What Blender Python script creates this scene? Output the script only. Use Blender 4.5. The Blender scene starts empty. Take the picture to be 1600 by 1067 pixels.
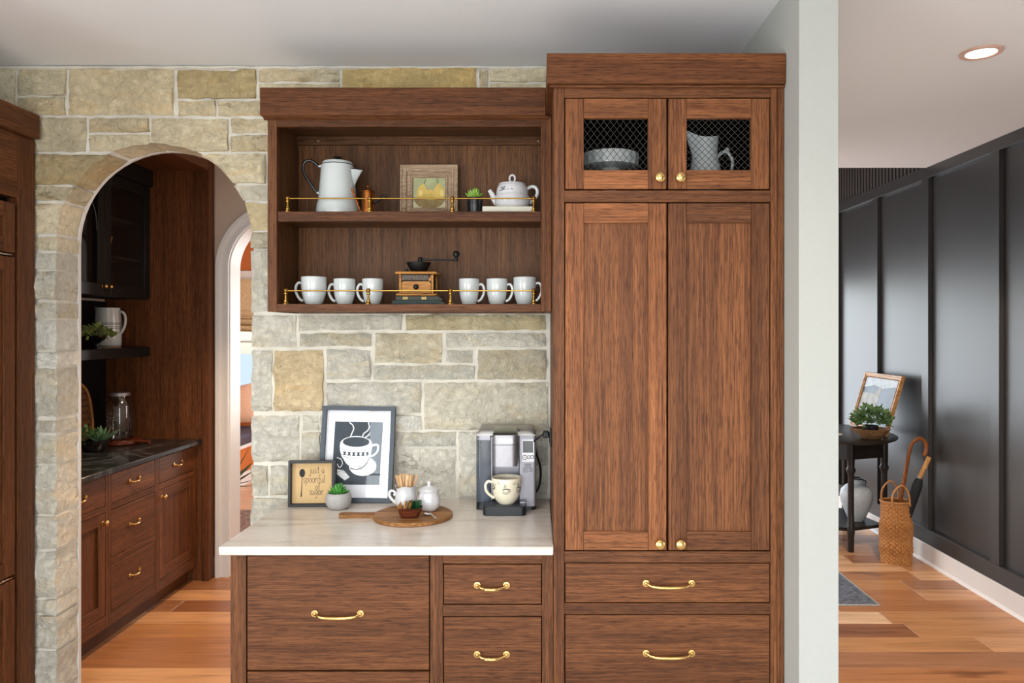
import bpy, bmesh, math, random
from mathutils import Vector, Matrix, noise

# ------------------------------------------------------------------ camera, world, lights, exposure
scene = bpy.context.scene
COL = scene.collection
F, CX, CY, H = 1142.0, 841.0, 516.0, 1.616      # focal length in pixels, vanishing point, eye height

cam_d = bpy.data.cameras.new('camera')
cam_d.sensor_width = 36.0
cam_d.lens = 36.0 * F / 1600.0
cam_d.shift_x = -(CX - 800.0) / 1600.0
cam_d.shift_y = -(533.5 - CY) / 1600.0
cam_d.clip_start = 0.02
cam = bpy.data.objects.new('camera', cam_d)
cam.location = (0, 0, H)
cam.rotation_euler = (math.pi / 2, 0, 0)
COL.objects.link(cam)
scene.camera = cam

world = bpy.data.worlds.new('world')
scene.world = world
world.use_nodes = True
wn = world.node_tree
sky = wn.nodes.new('ShaderNodeTexSky')
sky.sky_type = 'NISHITA'
sky.sun_disc = False
sky.sun_elevation = math.radians(48)
sky.sun_rotation = math.radians(200)
bg = wn.nodes['Background']
wn.links.new(sky.outputs[0], bg.inputs[0])
bg.inputs[1].default_value = 0.9

def area(name, loc, rot, sx, sy, power, col=(1, 1, 1)):
    l = bpy.data.lights.new(name, 'AREA')
    l.shape = 'RECTANGLE'; l.size = sx; l.size_y = sy; l.energy = power; l.color = col
    o = bpy.data.objects.new(name, l)
    o.location = loc; o.rotation_euler = rot
    COL.objects.link(o)
    return o
R90 = math.pi / 2
DAY = (0.88, 0.945, 1.0)
# daylight at the window openings (see the wall openings built below)
REAR_WIN = [(-2.05, -0.75), (-0.45, 0.85), (1.15, 2.45)]
for (xa, xb) in REAR_WIN:
    area('daylight_rear', ((xa + xb) / 2, -2.78, 1.2), (R90, 0, 0), xb - xa, 2.2, 172 if xa < 1 else 80, DAY)
area('daylight_left', (-3.12, -0.6, 1.15), (R90, 0, -R90), 2.0, 2.1, 330, DAY)
area('hall_fill', (3.0, 1.7, 1.2), (R90, 0, R90), 2.4, 2.0, 45, DAY)  # out-of-view light, added to brighten the hall floor
area('daylight_foyer_left', (-.99, 6.5, 1.25), (R90, 0, -R90), 2.2, 1.9, 250, (.95, .97, 1))
area('daylight_foyer', (0.9, 8.12, 1.2), (-R90, 0, 0), 3.1, 1.9, 260, DAY)
area('daylight_pantry', (0.62, 4.05, 1.55), (R90, 0, R90), 0.9, 1.3, 40, (1.0, 0.90, 0.80))
area('nook_fill', (-1.02, 6.9, 1.5), (R90, 0, R90), 1.6, 1.5, 170, (1.0, 0.98, 0.95))  # added out of view to brighten the nook floor

pd = bpy.data.lights.new('pantry_fill_spot', 'SPOT'); pd.energy = 365; pd.color = (1, .70, .44); pd.spot_size = 1.5; pd.spot_blend = .6; pd.shadow_soft_size = .06  # spot without a fixture, added to brighten the pantry floor warmly
po = bpy.data.objects.new('pantry_fill_spot', pd); po.location = (-1.45, 4.0, 2.69); COL.objects.link(po)
for kx in (-1.75, -.75, .25):            # unseen spots without fixtures, added to light worktop and stone from above
    kd = bpy.data.lights.new('kitchen_fill_spot', 'SPOT'); kd.energy = 60; kd.color = (1, .95, .88); kd.spot_size = 2.3; kd.spot_blend = .8; kd.shadow_soft_size = .08
    ko = bpy.data.objects.new('kitchen_fill_spot', kd); ko.location = (kx, 1.55, 2.69); COL.objects.link(ko)
vs = scene.view_settings
vs.view_transform = 'Standard'
vs.look = 'None'
vs.gamma = 1.0
vs.use_curve_mapping = False
vs.exposure = -1.2

# ------------------------------------------------------------------ helpers
rnd = random.Random(7)
def PX(x, D): return (x - CX) * D / F
def PZ(y, D): return H + (CY - y) * D / F
def sgn(v): return -1 if v < 0 else 1

class MB:
    """collects shapes that become ONE mesh object"""
    def __init__(s): s.v = []; s.f = []; s.m = []; s.mi = 0
    def add(s, vs_, fs_):
        b = len(s.v)
        s.v += [tuple(p) for p in vs_]
        for q in fs_:
            s.f.append(tuple(b + i for i in q)); s.m.append(s.mi)
        return s
    def box(s, x0, x1, y0, y1, z0, z1, c=0.0):
        cx, cy, cz = (x0 + x1) / 2, (y0 + y1) / 2, (z0 + z1) / 2
        hx, hy, hz = abs(x1 - x0) / 2, abs(y1 - y0) / 2, abs(z1 - z0) / 2
        c = min(c, hx * .9, hy * .9, hz * .9)
        if c <= 0:
            vs_ = [(cx + a * hx, cy + b * hy, cz + d * hz) for a in (-1, 1) for b in (-1, 1) for d in (-1, 1)]
            return s.add(vs_, [(0, 1, 3, 2), (4, 6, 7, 5), (0, 4, 5, 1), (2, 3, 7, 6), (0, 2, 6, 4), (1, 5, 7, 3)])
        vs_ = []; ix = {}
        for a in (-1, 1):
            for b in (-1, 1):
                for d in (-1, 1):
                    for k, p in enumerate(((a * hx, b * (hy - c), d * (hz - c)), (a * (hx - c), b * hy, d * (hz - c)), (a * (hx - c), b * (hy - c), d * hz))):
                        ix[(a, b, d, k)] = len(vs_); vs_.append((cx + p[0], cy + p[1], cz + p[2]))
        fs_ = []
        q = ((-1, -1), (1, -1), (1, 1), (-1, 1))
        for e in (-1, 1):
            fs_.append([ix[(e, u, w, 0)] for u, w in q]); fs_.append([ix[(u, e, w, 1)] for u, w in q]); fs_.append([ix[(u, w, e, 2)] for u, w in q])
            for g in (-1, 1):
                fs_.append([ix[(e, g, -1, 0)], ix[(e, g, 1, 0)], ix[(e, g, 1, 1)], ix[(e, g, -1, 1)]])
                fs_.append([ix[(e, -1, g, 0)], ix[(e, 1, g, 0)], ix[(e, 1, g, 2)], ix[(e, -1, g, 2)]])
                fs_.append([ix[(-1, e, g, 1)], ix[(1, e, g, 1)], ix[(1, e, g, 2)], ix[(-1, e, g, 2)]])
                for h in (-1, 1): fs_.append([ix[(e, g, h, k)] for k in range(3)])
        return s.add(vs_, fs_)
    def lathe(s, prof, n=28, c=(0, 0, 0), sx=1.0, sy=1.0, wob=None):
        vs_ = []; fs_ = []; rows = []
        for (r, z) in prof:
            if r < 1e-6:
                rows.append([len(vs_)]); vs_.append((c[0], c[1], c[2] + z))
            else:
                row = []
                for k in range(n):
                    t = 2 * math.pi * k / n
                    rr = r * (wob(t, z) if wob else 1)
                    row.append(len(vs_)); vs_.append((c[0] + rr * sx * math.cos(t), c[1] + rr * sy * math.sin(t), c[2] + z))
                rows.append(row)
        for a, b in zip(rows, rows[1:]):
            for k in range(n):
                k2 = (k + 1) % n
                if len(a) == 1 and len(b) == 1: continue
                if len(a) == 1: fs_.append((a[0], b[k2], b[k]))
                elif len(b) == 1: fs_.append((a[k], a[k2], b[0]))
                else: fs_.append((a[k], a[k2], b[k2], b[k]))
        return s.add(vs_, fs_)
    def ball(s, c, r, n=16, m=10, sc=(1, 1, 1)):
        prof = [(r * math.sin(math.pi * i / m), -r * math.cos(math.pi * i / m) * sc[2]) for i in range(m + 1)]
        prof[0] = (0, prof[0][1]); prof[-1] = (0, prof[-1][1])
        return s.lathe(prof, n, c, sc[0], sc[1])
    def tube(s, pts, rad, n=8, closed=False, flat=1.0):
        pts = [Vector(p) for p in pts]; N = len(pts)
        if not isinstance(rad, (list, tuple)): rad = [rad] * N
        vs_ = []; fs_ = []; up = None
        for i in range(N):
            a = pts[(i - 1) % N] if (closed or i > 0) else pts[i]
            b = pts[(i + 1) % N] if (closed or i < N - 1) else pts[i]
            t = (b - a).normalized()
            if up is None:
                up = Vector((0, 0, 1)) if abs(t.z) < .9 else Vector((0, 1, 0))
            u = (up - t * up.dot(t)).normalized(); w = t.cross(u); up = u
            for k in range(n):
                th = 2 * math.pi * (k + .5) / n
                vs_.append(pts[i] + (u * math.cos(th) * flat + w * math.sin(th)) * rad[i])
        for i in range(N if closed else N - 1):
            j = (i + 1) % N
            for k in range(n):
                k2 = (k + 1) % n
                fs_.append((i * n + k, i * n + k2, j * n + k2, j * n + k))
        if not closed:
            fs_.append(tuple(range(n))); fs_.append(tuple((N - 1) * n + k for k in range(n)))
        return s.add(vs_, fs_)
    def prism(s, poly, axis, a, b):
        """poly of 2-D points; axis 'x' (points are y,z), 'y' (x,z) or 'z' (x,y)"""
        def mk(p, w): return {'x': (w, p[0], p[1]), 'y': (p[0], w, p[1]), 'z': (p[0], p[1], w)}[axis]
        n = len(poly)
        return s.add([mk(p, a) for p in poly] + [mk(p, b) for p in poly],
                     [tuple(range(n)), tuple(range(n, 2 * n))] + [(i, (i + 1) % n, n + (i + 1) % n, n + i) for i in range(n)])
    def poly(s, pts):
        return s.add(pts, [tuple(range(len(pts)))])
    def grid(s, fn, nu, nv):
        vs_ = [fn(i / nu, j / nv) for j in range(nv + 1) for i in range(nu + 1)]
        fs_ = [(j * (nu + 1) + i, j * (nu + 1) + i + 1, (j + 1) * (nu + 1) + i + 1, (j + 1) * (nu + 1) + i) for j in range(nv) for i in range(nu)]
        return s.add(vs_, fs_)
    def xf(s, M, start=0):
        for i in range(start, len(s.v)): s.v[i] = tuple(M @ Vector(s.v[i]))
        return s

WORLD = {}          # where each root or part stands
def mesh_from(mb, name, smooth=True, ang=38, fix=True):
    me = bpy.data.meshes.new(name)
    me.from_pydata(mb.v, [], mb.f)
    for p, mi in zip(me.polygons, mb.m): p.material_index = mi
    if fix:
        bm = bmesh.new(); bm.from_mesh(me)
        bmesh.ops.recalc_face_normals(bm, faces=bm.faces)
        bm.to_mesh(me); bm.free()
    if smooth:
        me.shade_smooth(); me.set_sharp_from_angle(angle=math.radians(ang))
    return me

def obj(name, mb, mats, parent=None, smooth=True, ang=38, fix=True, tint=None, base=False, label=None):
    """links the shapes as one mesh object; vertices come in the parent's frame (or the world)"""
    xs = [p[0] for p in mb.v]; ys = [p[1] for p in mb.v]; zs = [p[2] for p in mb.v]
    c = Vector(((min(xs) + max(xs)) / 2, (min(ys) + max(ys)) / 2, min(zs)))
    mb.v = [(p[0] - c.x, p[1] - c.y, p[2] - c.z) for p in mb.v]
    me = mesh_from(mb, name, smooth, ang, fix)
    if not isinstance(mats, (list, tuple)): mats = [mats]
    for m in mats: me.materials.append(m)
    o = bpy.data.objects.new(name, me)
    COL.objects.link(o)
    W = Vector(WORLD.get(parent.name, (0, 0, 0))) if parent else Vector((0, 0, 0))
    o.location = c - W
    if parent: o.parent = parent
    WORLD[o.name] = tuple(c)
    if tint: o.color = (*tint, 1)
    if label: o['label'] = label
    return o

def tag(o, label, cat, group=None, kind=None):
    o['label'] = label; o['category'] = cat
    if group: o['group'] = group
    if kind: o['kind'] = kind
    return o
def struct(name, mb, m, parent=None, **k):
    o = obj(name, mb, m, parent, **k)
    if not parent: o['kind'] = 'structure'
    return o
def thing(name, label, cat, loc=(0, 0, 0), rot=(0, 0, 0), group=None, local=False):
    """an Empty at the thing's base. local=True: parts are given in the Empty's own frame"""
    o = bpy.data.objects.new(name, None)
    COL.objects.link(o)
    o.location = loc; o.rotation_euler = rot; o.empty_display_size = .05
    WORLD[o.name] = (0, 0, 0) if local else tuple(loc)
    return tag(o, label, cat, group)
def inst(name, me, parent, loc, rot=(0, 0, 0), sc=(1, 1, 1), tint=None):
    o = bpy.data.objects.new(name, me)
    COL.objects.link(o)
    o.location = loc; o.rotation_euler = rot; o.scale = sc
    if parent: o.parent = parent
    if tint: o.color = (*tint, 1)
    return o
def copy_tree(o, parent=None):
    c = o.copy(); COL.objects.link(c); c.parent = parent
    for ch in o.children: copy_tree(ch, c)
    return c

# ------------------------------------------------------------------ materials
def lin(h):
    h = h.lstrip('#')
    return tuple(((int(h[i:i + 2], 16) / 255 + .055) / 1.055) ** 2.4 if int(h[i:i + 2], 16) > 10 else int(h[i:i + 2], 16) / 255 / 12.92 for i in (0, 2, 4))
def new_mat(name):
    m = bpy.data.materials.new(name); m.use_nodes = True
    nt = m.node_tree
    return m, nt, nt.nodes['Principled BSDF']
def N(nt, t, **kw):
    n = nt.nodes.new('ShaderNode' + t)
    for k, v in kw.items(): setattr(n, k, v)
    return n
def ramp(nt, fac, stops):
    r = N(nt, 'ValToRGB')
    e = r.color_ramp.elements
    while len(e) < len(stops): e.new(.5)
    for q, (p, c) in zip(e, stops):
        q.position = p; q.color = (*c, 1) if len(c) == 3 else c
    nt.links.new(fac, r.inputs[0])
    return r.outputs[0]
def mixc(nt, a, b, fac, mode='MIX'):
    n = N(nt, 'Mix', data_type='RGBA', blend_type=mode)
    for s_, v in ((n.inputs[6], a), (n.inputs[7], b), (n.inputs[0], fac)):
        if isinstance(v, bpy.types.NodeSocket): nt.links.new(v, s_)
        elif isinstance(v, (int, float)): s_.default_value = v
        else: s_.default_value = (*v, 1)
    return n.outputs[2]
def bump(nt, bsdf, h, strength, dist):
    b = N(nt, 'Bump'); b.inputs['Strength'].default_value = strength; b.inputs['Distance'].default_value = dist
    nt.links.new(h, b.inputs['Height']); nt.links.new(b.outputs[0], bsdf.inputs['Normal'])
def coords(nt, scale=(1, 1, 1), randomize=True, rot=(0, 0, 0)):
    tc = N(nt, 'TexCoord'); mp = N(nt, 'Mapping')
    mp.inputs['Scale'].default_value = scale; mp.inputs['Rotation'].default_value = rot
    nt.links.new(tc.outputs['Object'], mp.inputs['Vector'])
    if randomize:
        oi = N(nt, 'ObjectInfo'); ml = N(nt, 'Math', operation='MULTIPLY'); ml.inputs[1].default_value = 37.0
        nt.links.new(oi.outputs['Random'], ml.inputs[0]); nt.links.new(ml.outputs[0], mp.inputs['Location'])
    return mp.outputs[0]
def nz(nt, vec, scale, detail=3, rough=.55, dist=0.0):
    n = N(nt, 'TexNoise'); n.inputs['Scale'].default_value = scale; n.inputs['Detail'].default_value = detail
    n.inputs['Roughness'].default_value = rough; n.inputs['Distortion'].default_value = dist
    nt.links.new(vec, n.inputs['Vector'])
    return n.outputs[0]

def plain(name, hexc, rough=.5, metal=0.0, coat=0.0, spec=.5, noise_amt=0.0, nscale=20, bmp=0.0, trans=0.0):
    m, nt, b = new_mat(name)
    c = lin(hexc)
    b.inputs['Base Color'].default_value = (*c, 1)
    b.inputs['Roughness'].default_value = rough
    b.inputs['Metallic'].default_value = metal
    b.inputs['Coat Weight'].default_value = coat
    b.inputs['Coat Roughness'].default_value = .08
    b.inputs['Specular IOR Level'].default_value = spec
    if trans: b.inputs['Transmission Weight'].default_value = trans
    v = coords(nt)
    h = nz(nt, v, nscale, 4)
    k = noise_amt
    col = ramp(nt, h, [(.3, tuple(x * (1 - k) for x in c)), (.7, tuple(min(1, x * (1 + k)) for x in c))])
    nt.links.new(col, b.inputs['Base Color'])
    if bmp: bump(nt, b, h, .6, bmp)
    return m

def oak(name, axis, light, mid, dark, rough=.5, sc=1.0, var=.15):
    """stained rift oak, grain along the given axis"""
    m, nt, b = new_mat(name)
    i = 'xyz'.index(axis)
    def st(al, ac): return tuple(al if k == i else ac for k in range(3))
    v1 = coords(nt, st(4.5 * sc, 190 * sc)); v2 = coords(nt, st(22 * sc, 420 * sc)); v3 = coords(nt, st(.35, 17))
    g = nz(nt, v1, 1.0, 3, .6, .25)
    p = nz(nt, v2, 1.0, 2, .5)
    w = nz(nt, v3, 1.0, 2)
    c = ramp(nt, g, [(.25, dark), (.48, mid), (.75, light)])
    pores = ramp(nt, p, [(.34, (.40, .35, .32)), (.50, (1, 1, 1))])
    c = mixc(nt, c, pores, .85, 'MULTIPLY')
    broad = ramp(nt, w, [(.36, (.80, .77, .75)), (.46, (.95, .94, .93)), (.54, (1.06, 1.05, 1.05)), (.64, (1.18, 1.17, 1.15))])
    c = mixc(nt, c, broad, 1.0, 'MULTIPLY')
    oi = N(nt, 'ObjectInfo')
    t = ramp(nt, oi.outputs['Random'], [(0, (1 - var,) * 3), (1, (1 + var,) * 3)])
    c = mixc(nt, c, t, 1.0, 'MULTIPLY')
    c = mixc(nt, c, oi.outputs['Color'], 1.0, 'MULTIPLY')
    nt.links.new(c, b.inputs['Base Color'])
    b.inputs['Roughness'].default_value = rough
    b.inputs['Specular IOR Level'].default_value = .2
    bump(nt, b, p, .25, .0006)
    return m
OL, OM, OD = lin('#7d4f2f'), lin('#633c22'), lin('#432715')
OAK = {a: oak('stained_oak_' + a, a, OL, OM, OD) for a in 'xyz'}
BK = (lin('#7e5636'), lin('#654329'), lin('#48301d'))
OAKD = {a: oak('dark_stained_oak_' + a, a, *BK, rough=.45) for a in 'xyz'}
PT = (lin('#7a4a2a'), lin('#623a20'), lin('#472814'))
OAKP = {a: oak('pantry_oak_' + a, a, *PT, rough=.45) for a in 'xyz'}

def stone_mat():
    m, nt, b = new_mat('limestone')
    v = coords(nt)
    oi = N(nt, 'ObjectInfo')
    a = nz(nt, v, 7, 5, .65); f = nz(nt, v, 38, 6, .72, .6); g = nz(nt, coords(nt, (1, 1, 3)), 3.2, 4, .6, 1.2)
    c = mixc(nt, oi.outputs['Color'], ramp(nt, a, [(.3, (.88, .87, .84)), (.7, (1.14, 1.13, 1.11))]), 1.0, 'MULTIPLY')
    c = mixc(nt, c, ramp(nt, f, [(.34, (.80, .79, .77)), (.48, (1.0, 1.0, 1.0)), (.62, (1.08, 1.08, 1.08))]), .85, 'MULTIPLY')
    warm = mixc(nt, c, (1.07, .97, .82), 1.0, 'MULTIPLY')
    k = ramp(nt, g, [(.5, (0, 0, 0)), (.72, (1, 1, 1))])
    c = mixc(nt, c, warm, k)
    cr = nz(nt, coords(nt, (1, 1, 3.4)), 1.7, 5, .55, .15); ms = nz(nt, v, 2.6, 1)
    line = ramp(nt, cr, [(.490, (1, 1, 1)), (.498, (.60, .58, .55)), (.502, (.60, .58, .55)), (.510, (1, 1, 1))])
    mk = ramp(nt, ms, [(.57, (0, 0, 0)), (.64, (1, 1, 1))])
    c = mixc(nt, c, mixc(nt, c, line, 1.0, 'MULTIPLY'), mk)
    nt.links.new(c, b.inputs['Base Color'])
    b.inputs['Roughness'].default_value = .9
    b.inputs['Specular IOR Level'].default_value = .2
    add = N(nt, 'Math', operation='ADD'); nt.links.new(a, add.inputs[0]); nt.links.new(f, add.inputs[1])
    bump(nt, b, add.outputs[0], 1.0, .02)
    return m
STONE = stone_mat()
GROUT = plain('mortar', '#d9d3c6', .95, spec=.15, noise_amt=.13, nscale=14, bmp=.004)

def floor_mat():
    m, nt, b = new_mat('hickory_plank')
    oi = N(nt, 'ObjectInfo')
    g = nz(nt, coords(nt, (1.6, 22, 22)), 1.0, 5, .62, .8); p = nz(nt, coords(nt, (4, 130, 130)), 1.0, 2)
    kn = nz(nt, coords(nt, (1.3, 5, 5)), 1.4, 2, .5)
    c = mixc(nt, oi.outputs['Color'], ramp(nt, g, [(.27, (.55, .48, .42)), (.45, (.92, .90, .88)), (.72, (1.14, 1.13, 1.11))]), 1.0, 'MULTIPLY')
    c = mixc(nt, c, ramp(nt, p, [(.35, (.78, .74, .70)), (.5, (1, 1, 1))]), .6, 'MULTIPLY')
    c = mixc(nt, c, ramp(nt, kn, [(.24, (.38, .30, .26)), (.32, (1, 1, 1))]), .8, 'MULTIPLY')
    nt.links.new(c, b.inputs['Base Color'])
    b.inputs['Roughness'].default_value = .36
    bump(nt, b, p, .12, .0005)
    return m
FLOOR = floor_mat()

def quartz_mat():
    m, nt, b = new_mat('quartzite_top')
    v = coords(nt, (1, 1, 1), False, (0, 0, .7))
    v2 = coords(nt, (1.2, 6, 6), False, (0, 0, .62))
    a = nz(nt, v2, 2.4, 6, .62, .7); f = nz(nt, v, 70, 3)
    c = ramp(nt, a, [(.3, lin('#c2b3a2')), (.46, lin('#d8ccbf')), (.62, lin('#e0d7cd')), (.8, lin('#cbbfb2'))])
    c = mixc(nt, c, ramp(nt, f, [(.3, (.94, .94, .94)), (.7, (1.03, 1.03, 1.03))]), 1.0, 'MULTIPLY')
    nt.links.new(c, b.inputs['Base Color'])
    b.inputs['Roughness'].default_value = .22
    return m
QUARTZ = quartz_mat()
def soap_mat():
    m, nt, b = new_mat('black_soapstone')
    a = nz(nt, coords(nt, (1, 1, 1), False, (0, 0, .6)), 3, 6, .6, 1.5)
    c = ramp(nt, a, [(.0, lin('#151617')), (.50, lin('#1b1c1e')), (.535, lin('#4c5056')), (.56, lin('#1d1e20')), (1, lin('#232528'))])
    nt.links.new(c, b.inputs['Base Color']); b.inputs['Roughness'].default_value = .28
    return m
SOAP = soap_mat()

def glass_mat(name, tint=(1, 1, 1), gl=.0, rough=.02):
    m, nt, b = new_mat(name)
    nt.nodes.remove(b)
    t = N(nt, 'BsdfTransparent'); t.inputs[0].default_value = (*tint, 1)
    g = N(nt, 'BsdfGlossy'); g.inputs['Roughness'].default_value = rough
    lw = N(nt, 'LayerWeight'); lw.inputs[0].default_value = .5
    pw_ = N(nt, 'Math', operation='POWER'); pw_.inputs[1].default_value = 4.0
    mx = N(nt, 'MixShader')
    ad = N(nt, 'Math', operation='MULTIPLY_ADD'); ad.inputs[1].default_value = .8; ad.inputs[2].default_value = .018 + gl * .3; ad.use_clamp = True
    nt.links.new(lw.outputs['Facing'], pw_.inputs[0]); nt.links.new(pw_.outputs[0], ad.inputs[0]); nt.links.new(ad.outputs[0], mx.inputs[0])
    nt.links.new(t.outputs[0], mx.inputs[1]); nt.links.new(g.outputs[0], mx.inputs[2])
    nt.links.new(mx.outputs[0], nt.nodes['Material Output'].inputs[0])
    return m
GLASS = glass_mat('picture_glass')
JARGLASS = glass_mat('jar_glass', (.86, .88, .88), .25)
TANKGLASS = None   # set below once plain() materials exist
def emit(name, col, s):
    m, nt, b = new_mat(name)
    b.inputs['Base Color'].default_value = (*col, 1)
    b.inputs['Emission Color'].default_value = (*col, 1); b.inputs['Emission Strength'].default_value = s
    return m

PAINT = plain('ceiling_paint', '#f1f0f0', .85, spec=.2, noise_amt=.012, nscale=90, bmp=.0006)
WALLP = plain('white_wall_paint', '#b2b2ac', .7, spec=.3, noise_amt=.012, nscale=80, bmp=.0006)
PANTRYW = plain('taupe_wall_paint', '#bca795', .75, spec=.3, noise_amt=.015, nscale=60, bmp=.0005)
TRIMW = plain('white_trim', '#d7d2cd', .4, spec=.4, noise_amt=.01)
BASEW = plain('white_baseboard', '#dcd6d2', .4, spec=.4, noise_amt=.01)
CHAR = plain('charcoal_panel_paint', '#2e2b2a', .36, spec=.45, noise_amt=.04, nscale=120, bmp=.0005)
CHARD = plain('dark_slat_paint', '#352d2a', .5, spec=.4, noise_amt=.10, nscale=30)
ORANGE = plain('terracotta_paint', '#b9662f', .7, noise_amt=.03)
BLACKP = plain('black_cabinet_paint', '#141311', .42, spec=.4, noise_amt=.06)
BACKSP = plain('black_tile', '#0d0f12', .3, noise_amt=.2, nscale=40, bmp=.001)
BRASS = plain('aged_brass', '#d8b272', .24, 1.0, noise_amt=.10, nscale=90)
BRASSR = plain('antique_brass', '#b98f45', .30, 1.0, noise_amt=.14, nscale=70)
BLACKM = plain('black_iron', '#141313', .45, .3, noise_amt=.15, nscale=80)
WIREM = plain('dark_wire', '#45423d', .5, .5, noise_amt=.1)
CERAM = plain('white_stoneware', '#cdd1d0', .16, coat=.4, noise_amt=.012)
CERAMC = plain('cream_stoneware', '#e6dcc4', .18, coat=.4, noise_amt=.015)
PORC = plain('white_porcelain', '#dad9da', .12, coat=.5, noise_amt=.01)
ENAMEL = plain('white_enamel', '#cbd0ce', .2, coat=.5, noise_amt=.012)
BLKEN = plain('black_enamel', '#0f0f11', .25, coat=.4, noise_amt=.05)
COPPER = plain('old_copper', '#a5622f', .3, 1.0, noise_amt=.2, nscale=50)
DARKW = oak('dark_walnut_stain', 'z', lin('#38302c'), lin('#29221f'), lin('#1a1513'), rough=.38, var=.05)
DARKWX = oak('dark_walnut_stain_x', 'x', lin('#38302c'), lin('#29221f'), lin('#1a1513'), rough=.34, var=.05)
PINE = oak('honey_pine', 'x', lin('#cf9a55'), lin('#b57c3c'), lin('#8a5a2a'), rough=.4, var=.05)
BOARD = oak('acacia_board', 'x', lin('#b88a5c'), lin('#98693d'), lin('#6c4525'), rough=.5, sc=1.2, var=.08)
BOWLW = oak('burnished_bowl_wood', 'x', lin('#7a4426'), lin('#55281a'), lin('#331610'), rough=.28, var=.08)
STICK = oak('birch_stick', 'z', lin('#e8c69c'), lin('#d6ad80'), lin('#b98c5e'), rough=.6, var=.10)
CANEW = oak('cane_wood', 'z', lin('#9a5c2c'), lin('#7a4420'), lin('#4e2a14'), rough=.3, var=.05)
UMBW = oak('umbrella_handle_wood', 'z', lin('#cfa06c'), lin('#b98752'), lin('#936638'), rough=.4, var=.05)
GILT = oak('gilt_wood', 'x', lin('#c69a66'), lin('#9b7043'), lin('#63421f'), rough=.35, var=.05)
PAINTF = oak('worn_painted_frame', 'x', lin('#c9b49a'), lin('#a98f74'), lin('#7b6048'), rough=.5, sc=1.6, var=.05)
SLATE = plain('slate_grey_frame', '#3a434d', .42, noise_amt=.05)
BLKFR = plain('black_frame', '#1d1d20', .5, noise_amt=.08)
MATW = plain('white_mat_board', '#e9e9ee', .85, noise_amt=.01)
PRINTD = plain('slate_print', '#39424b', .8, noise_amt=.16, nscale=14)
PRINTW = plain('white_ink', '#f2f3f5', .8)
INK = plain('black_ink', '#18181a', .7)
KRAFT = plain('kraft_paper', '#c9a878', .85, noise_amt=.03, nscale=60)
CONC = plain('concrete', '#a9a6a2', .8, noise_amt=.10, nscale=35, bmp=.001)
SOIL = plain('potting_soil', '#5b3c28', .95, noise_amt=.4, nscale=120, bmp=.004)
LEAFG = plain('succulent_green', '#4f9440', .45, noise_amt=.22, nscale=25)
LEAFY = plain('succulent_lime', '#8db445', .45, noise_amt=.2, nscale=25)
LEAFD = plain('foliage_green', '#55753f', .55, noise_amt=.35, nscale=40)
LEAFS = plain('sage_succulent', '#5c7f5e', .55, noise_amt=.25, nscale=30)
STEEL = plain('brushed_steel', '#a19ea2', .46, .8, noise_amt=.05, nscale=60)
SILVERP = plain('silver_plastic', '#96939a', .42, .45, noise_amt=.03)
CHROME = plain('chrome', '#dcdcdc', .1, 1.0, noise_amt=.02)
BLKPL = plain('black_plastic', '#17191d', .3, noise_amt=.05)
SCREEN = plain('grey_display', '#2b2d2d', .2, noise_amt=.05)
RUBBER = plain('black_rubber', '#0e0e10', .5, noise_amt=.05)
WICKER = plain('wicker', '#a9713c', .6, noise_amt=.30, nscale=60, bmp=.002)
JUTE = plain('brown_woven', '#6d4426', .7, noise_amt=.4, nscale=70, bmp=.003)
RUGM = plain('grey_rug', '#5f6068', .95, noise_amt=.55, nscale=45, bmp=.004)
FABRIC = plain('black_fabric', '#0f1013', .8, noise_amt=.1)
VASE = plain('grey_speckled_ceramic', '#a9adb0', .5, noise_amt=.10, nscale=60, bmp=.001)
BOOKG = plain('green_book_cloth', '#1f3533', .6, noise_amt=.15, nscale=80)
BOOKB = plain('olive_black_book_cloth', '#37342b', .6, noise_amt=.15, nscale=80)
GOLDI = plain('gold_foil', '#a08a50', .4, .6)
PAPER = plain('cream_paper', '#e5dfce', .8, noise_amt=.03)
LEATHER = plain('dark_seat_cushion', '#4a4550', .6, noise_amt=.05)
PILLOW = plain('blush_linen', '#c99a7d', .85, noise_amt=.10, nscale=60)
SHADE = plain('woven_shade', '#c9ad84', .85, noise_amt=.25, nscale=70, bmp=.002)
NOOKFL = plain('pale_wood_floor', '#c99a78', .4, noise_amt=.12, nscale=8)
CAVITY = plain('interior_shadow_black', '#0c0908', .8, spec=.15, noise_amt=.1)  # near-black colour puts the shade of cabinet interiors into the material

TANKGLASS = plain('smoky_tank_plastic', '#4a505c', .16, noise_amt=.04)
TANKGLASS.node_tree.nodes['Principled BSDF'].inputs['Alpha'].default_value = .62
TANKWATER = plain('tank_water', '#8d98ac', .2, noise_amt=.15, nscale=12)
TANKWATER.node_tree.nodes['Principled BSDF'].inputs['Alpha'].default_value = .45

# ------------------------------------------------------------------ the setting
CEIL, CEILH = 2.722, 2.75
DT, DC, DU, DW = 2.40, 2.37, 2.73, 3.06
XT = 0.05            # left side of the tall cabinet
XW0, XW1 = 0.808, 0.931   # white dividing wall
XR = 2.735           # dark hall wall
def wall_box(name, m, *b): return struct(name, MB().box(*b), m, smooth=False)

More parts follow.
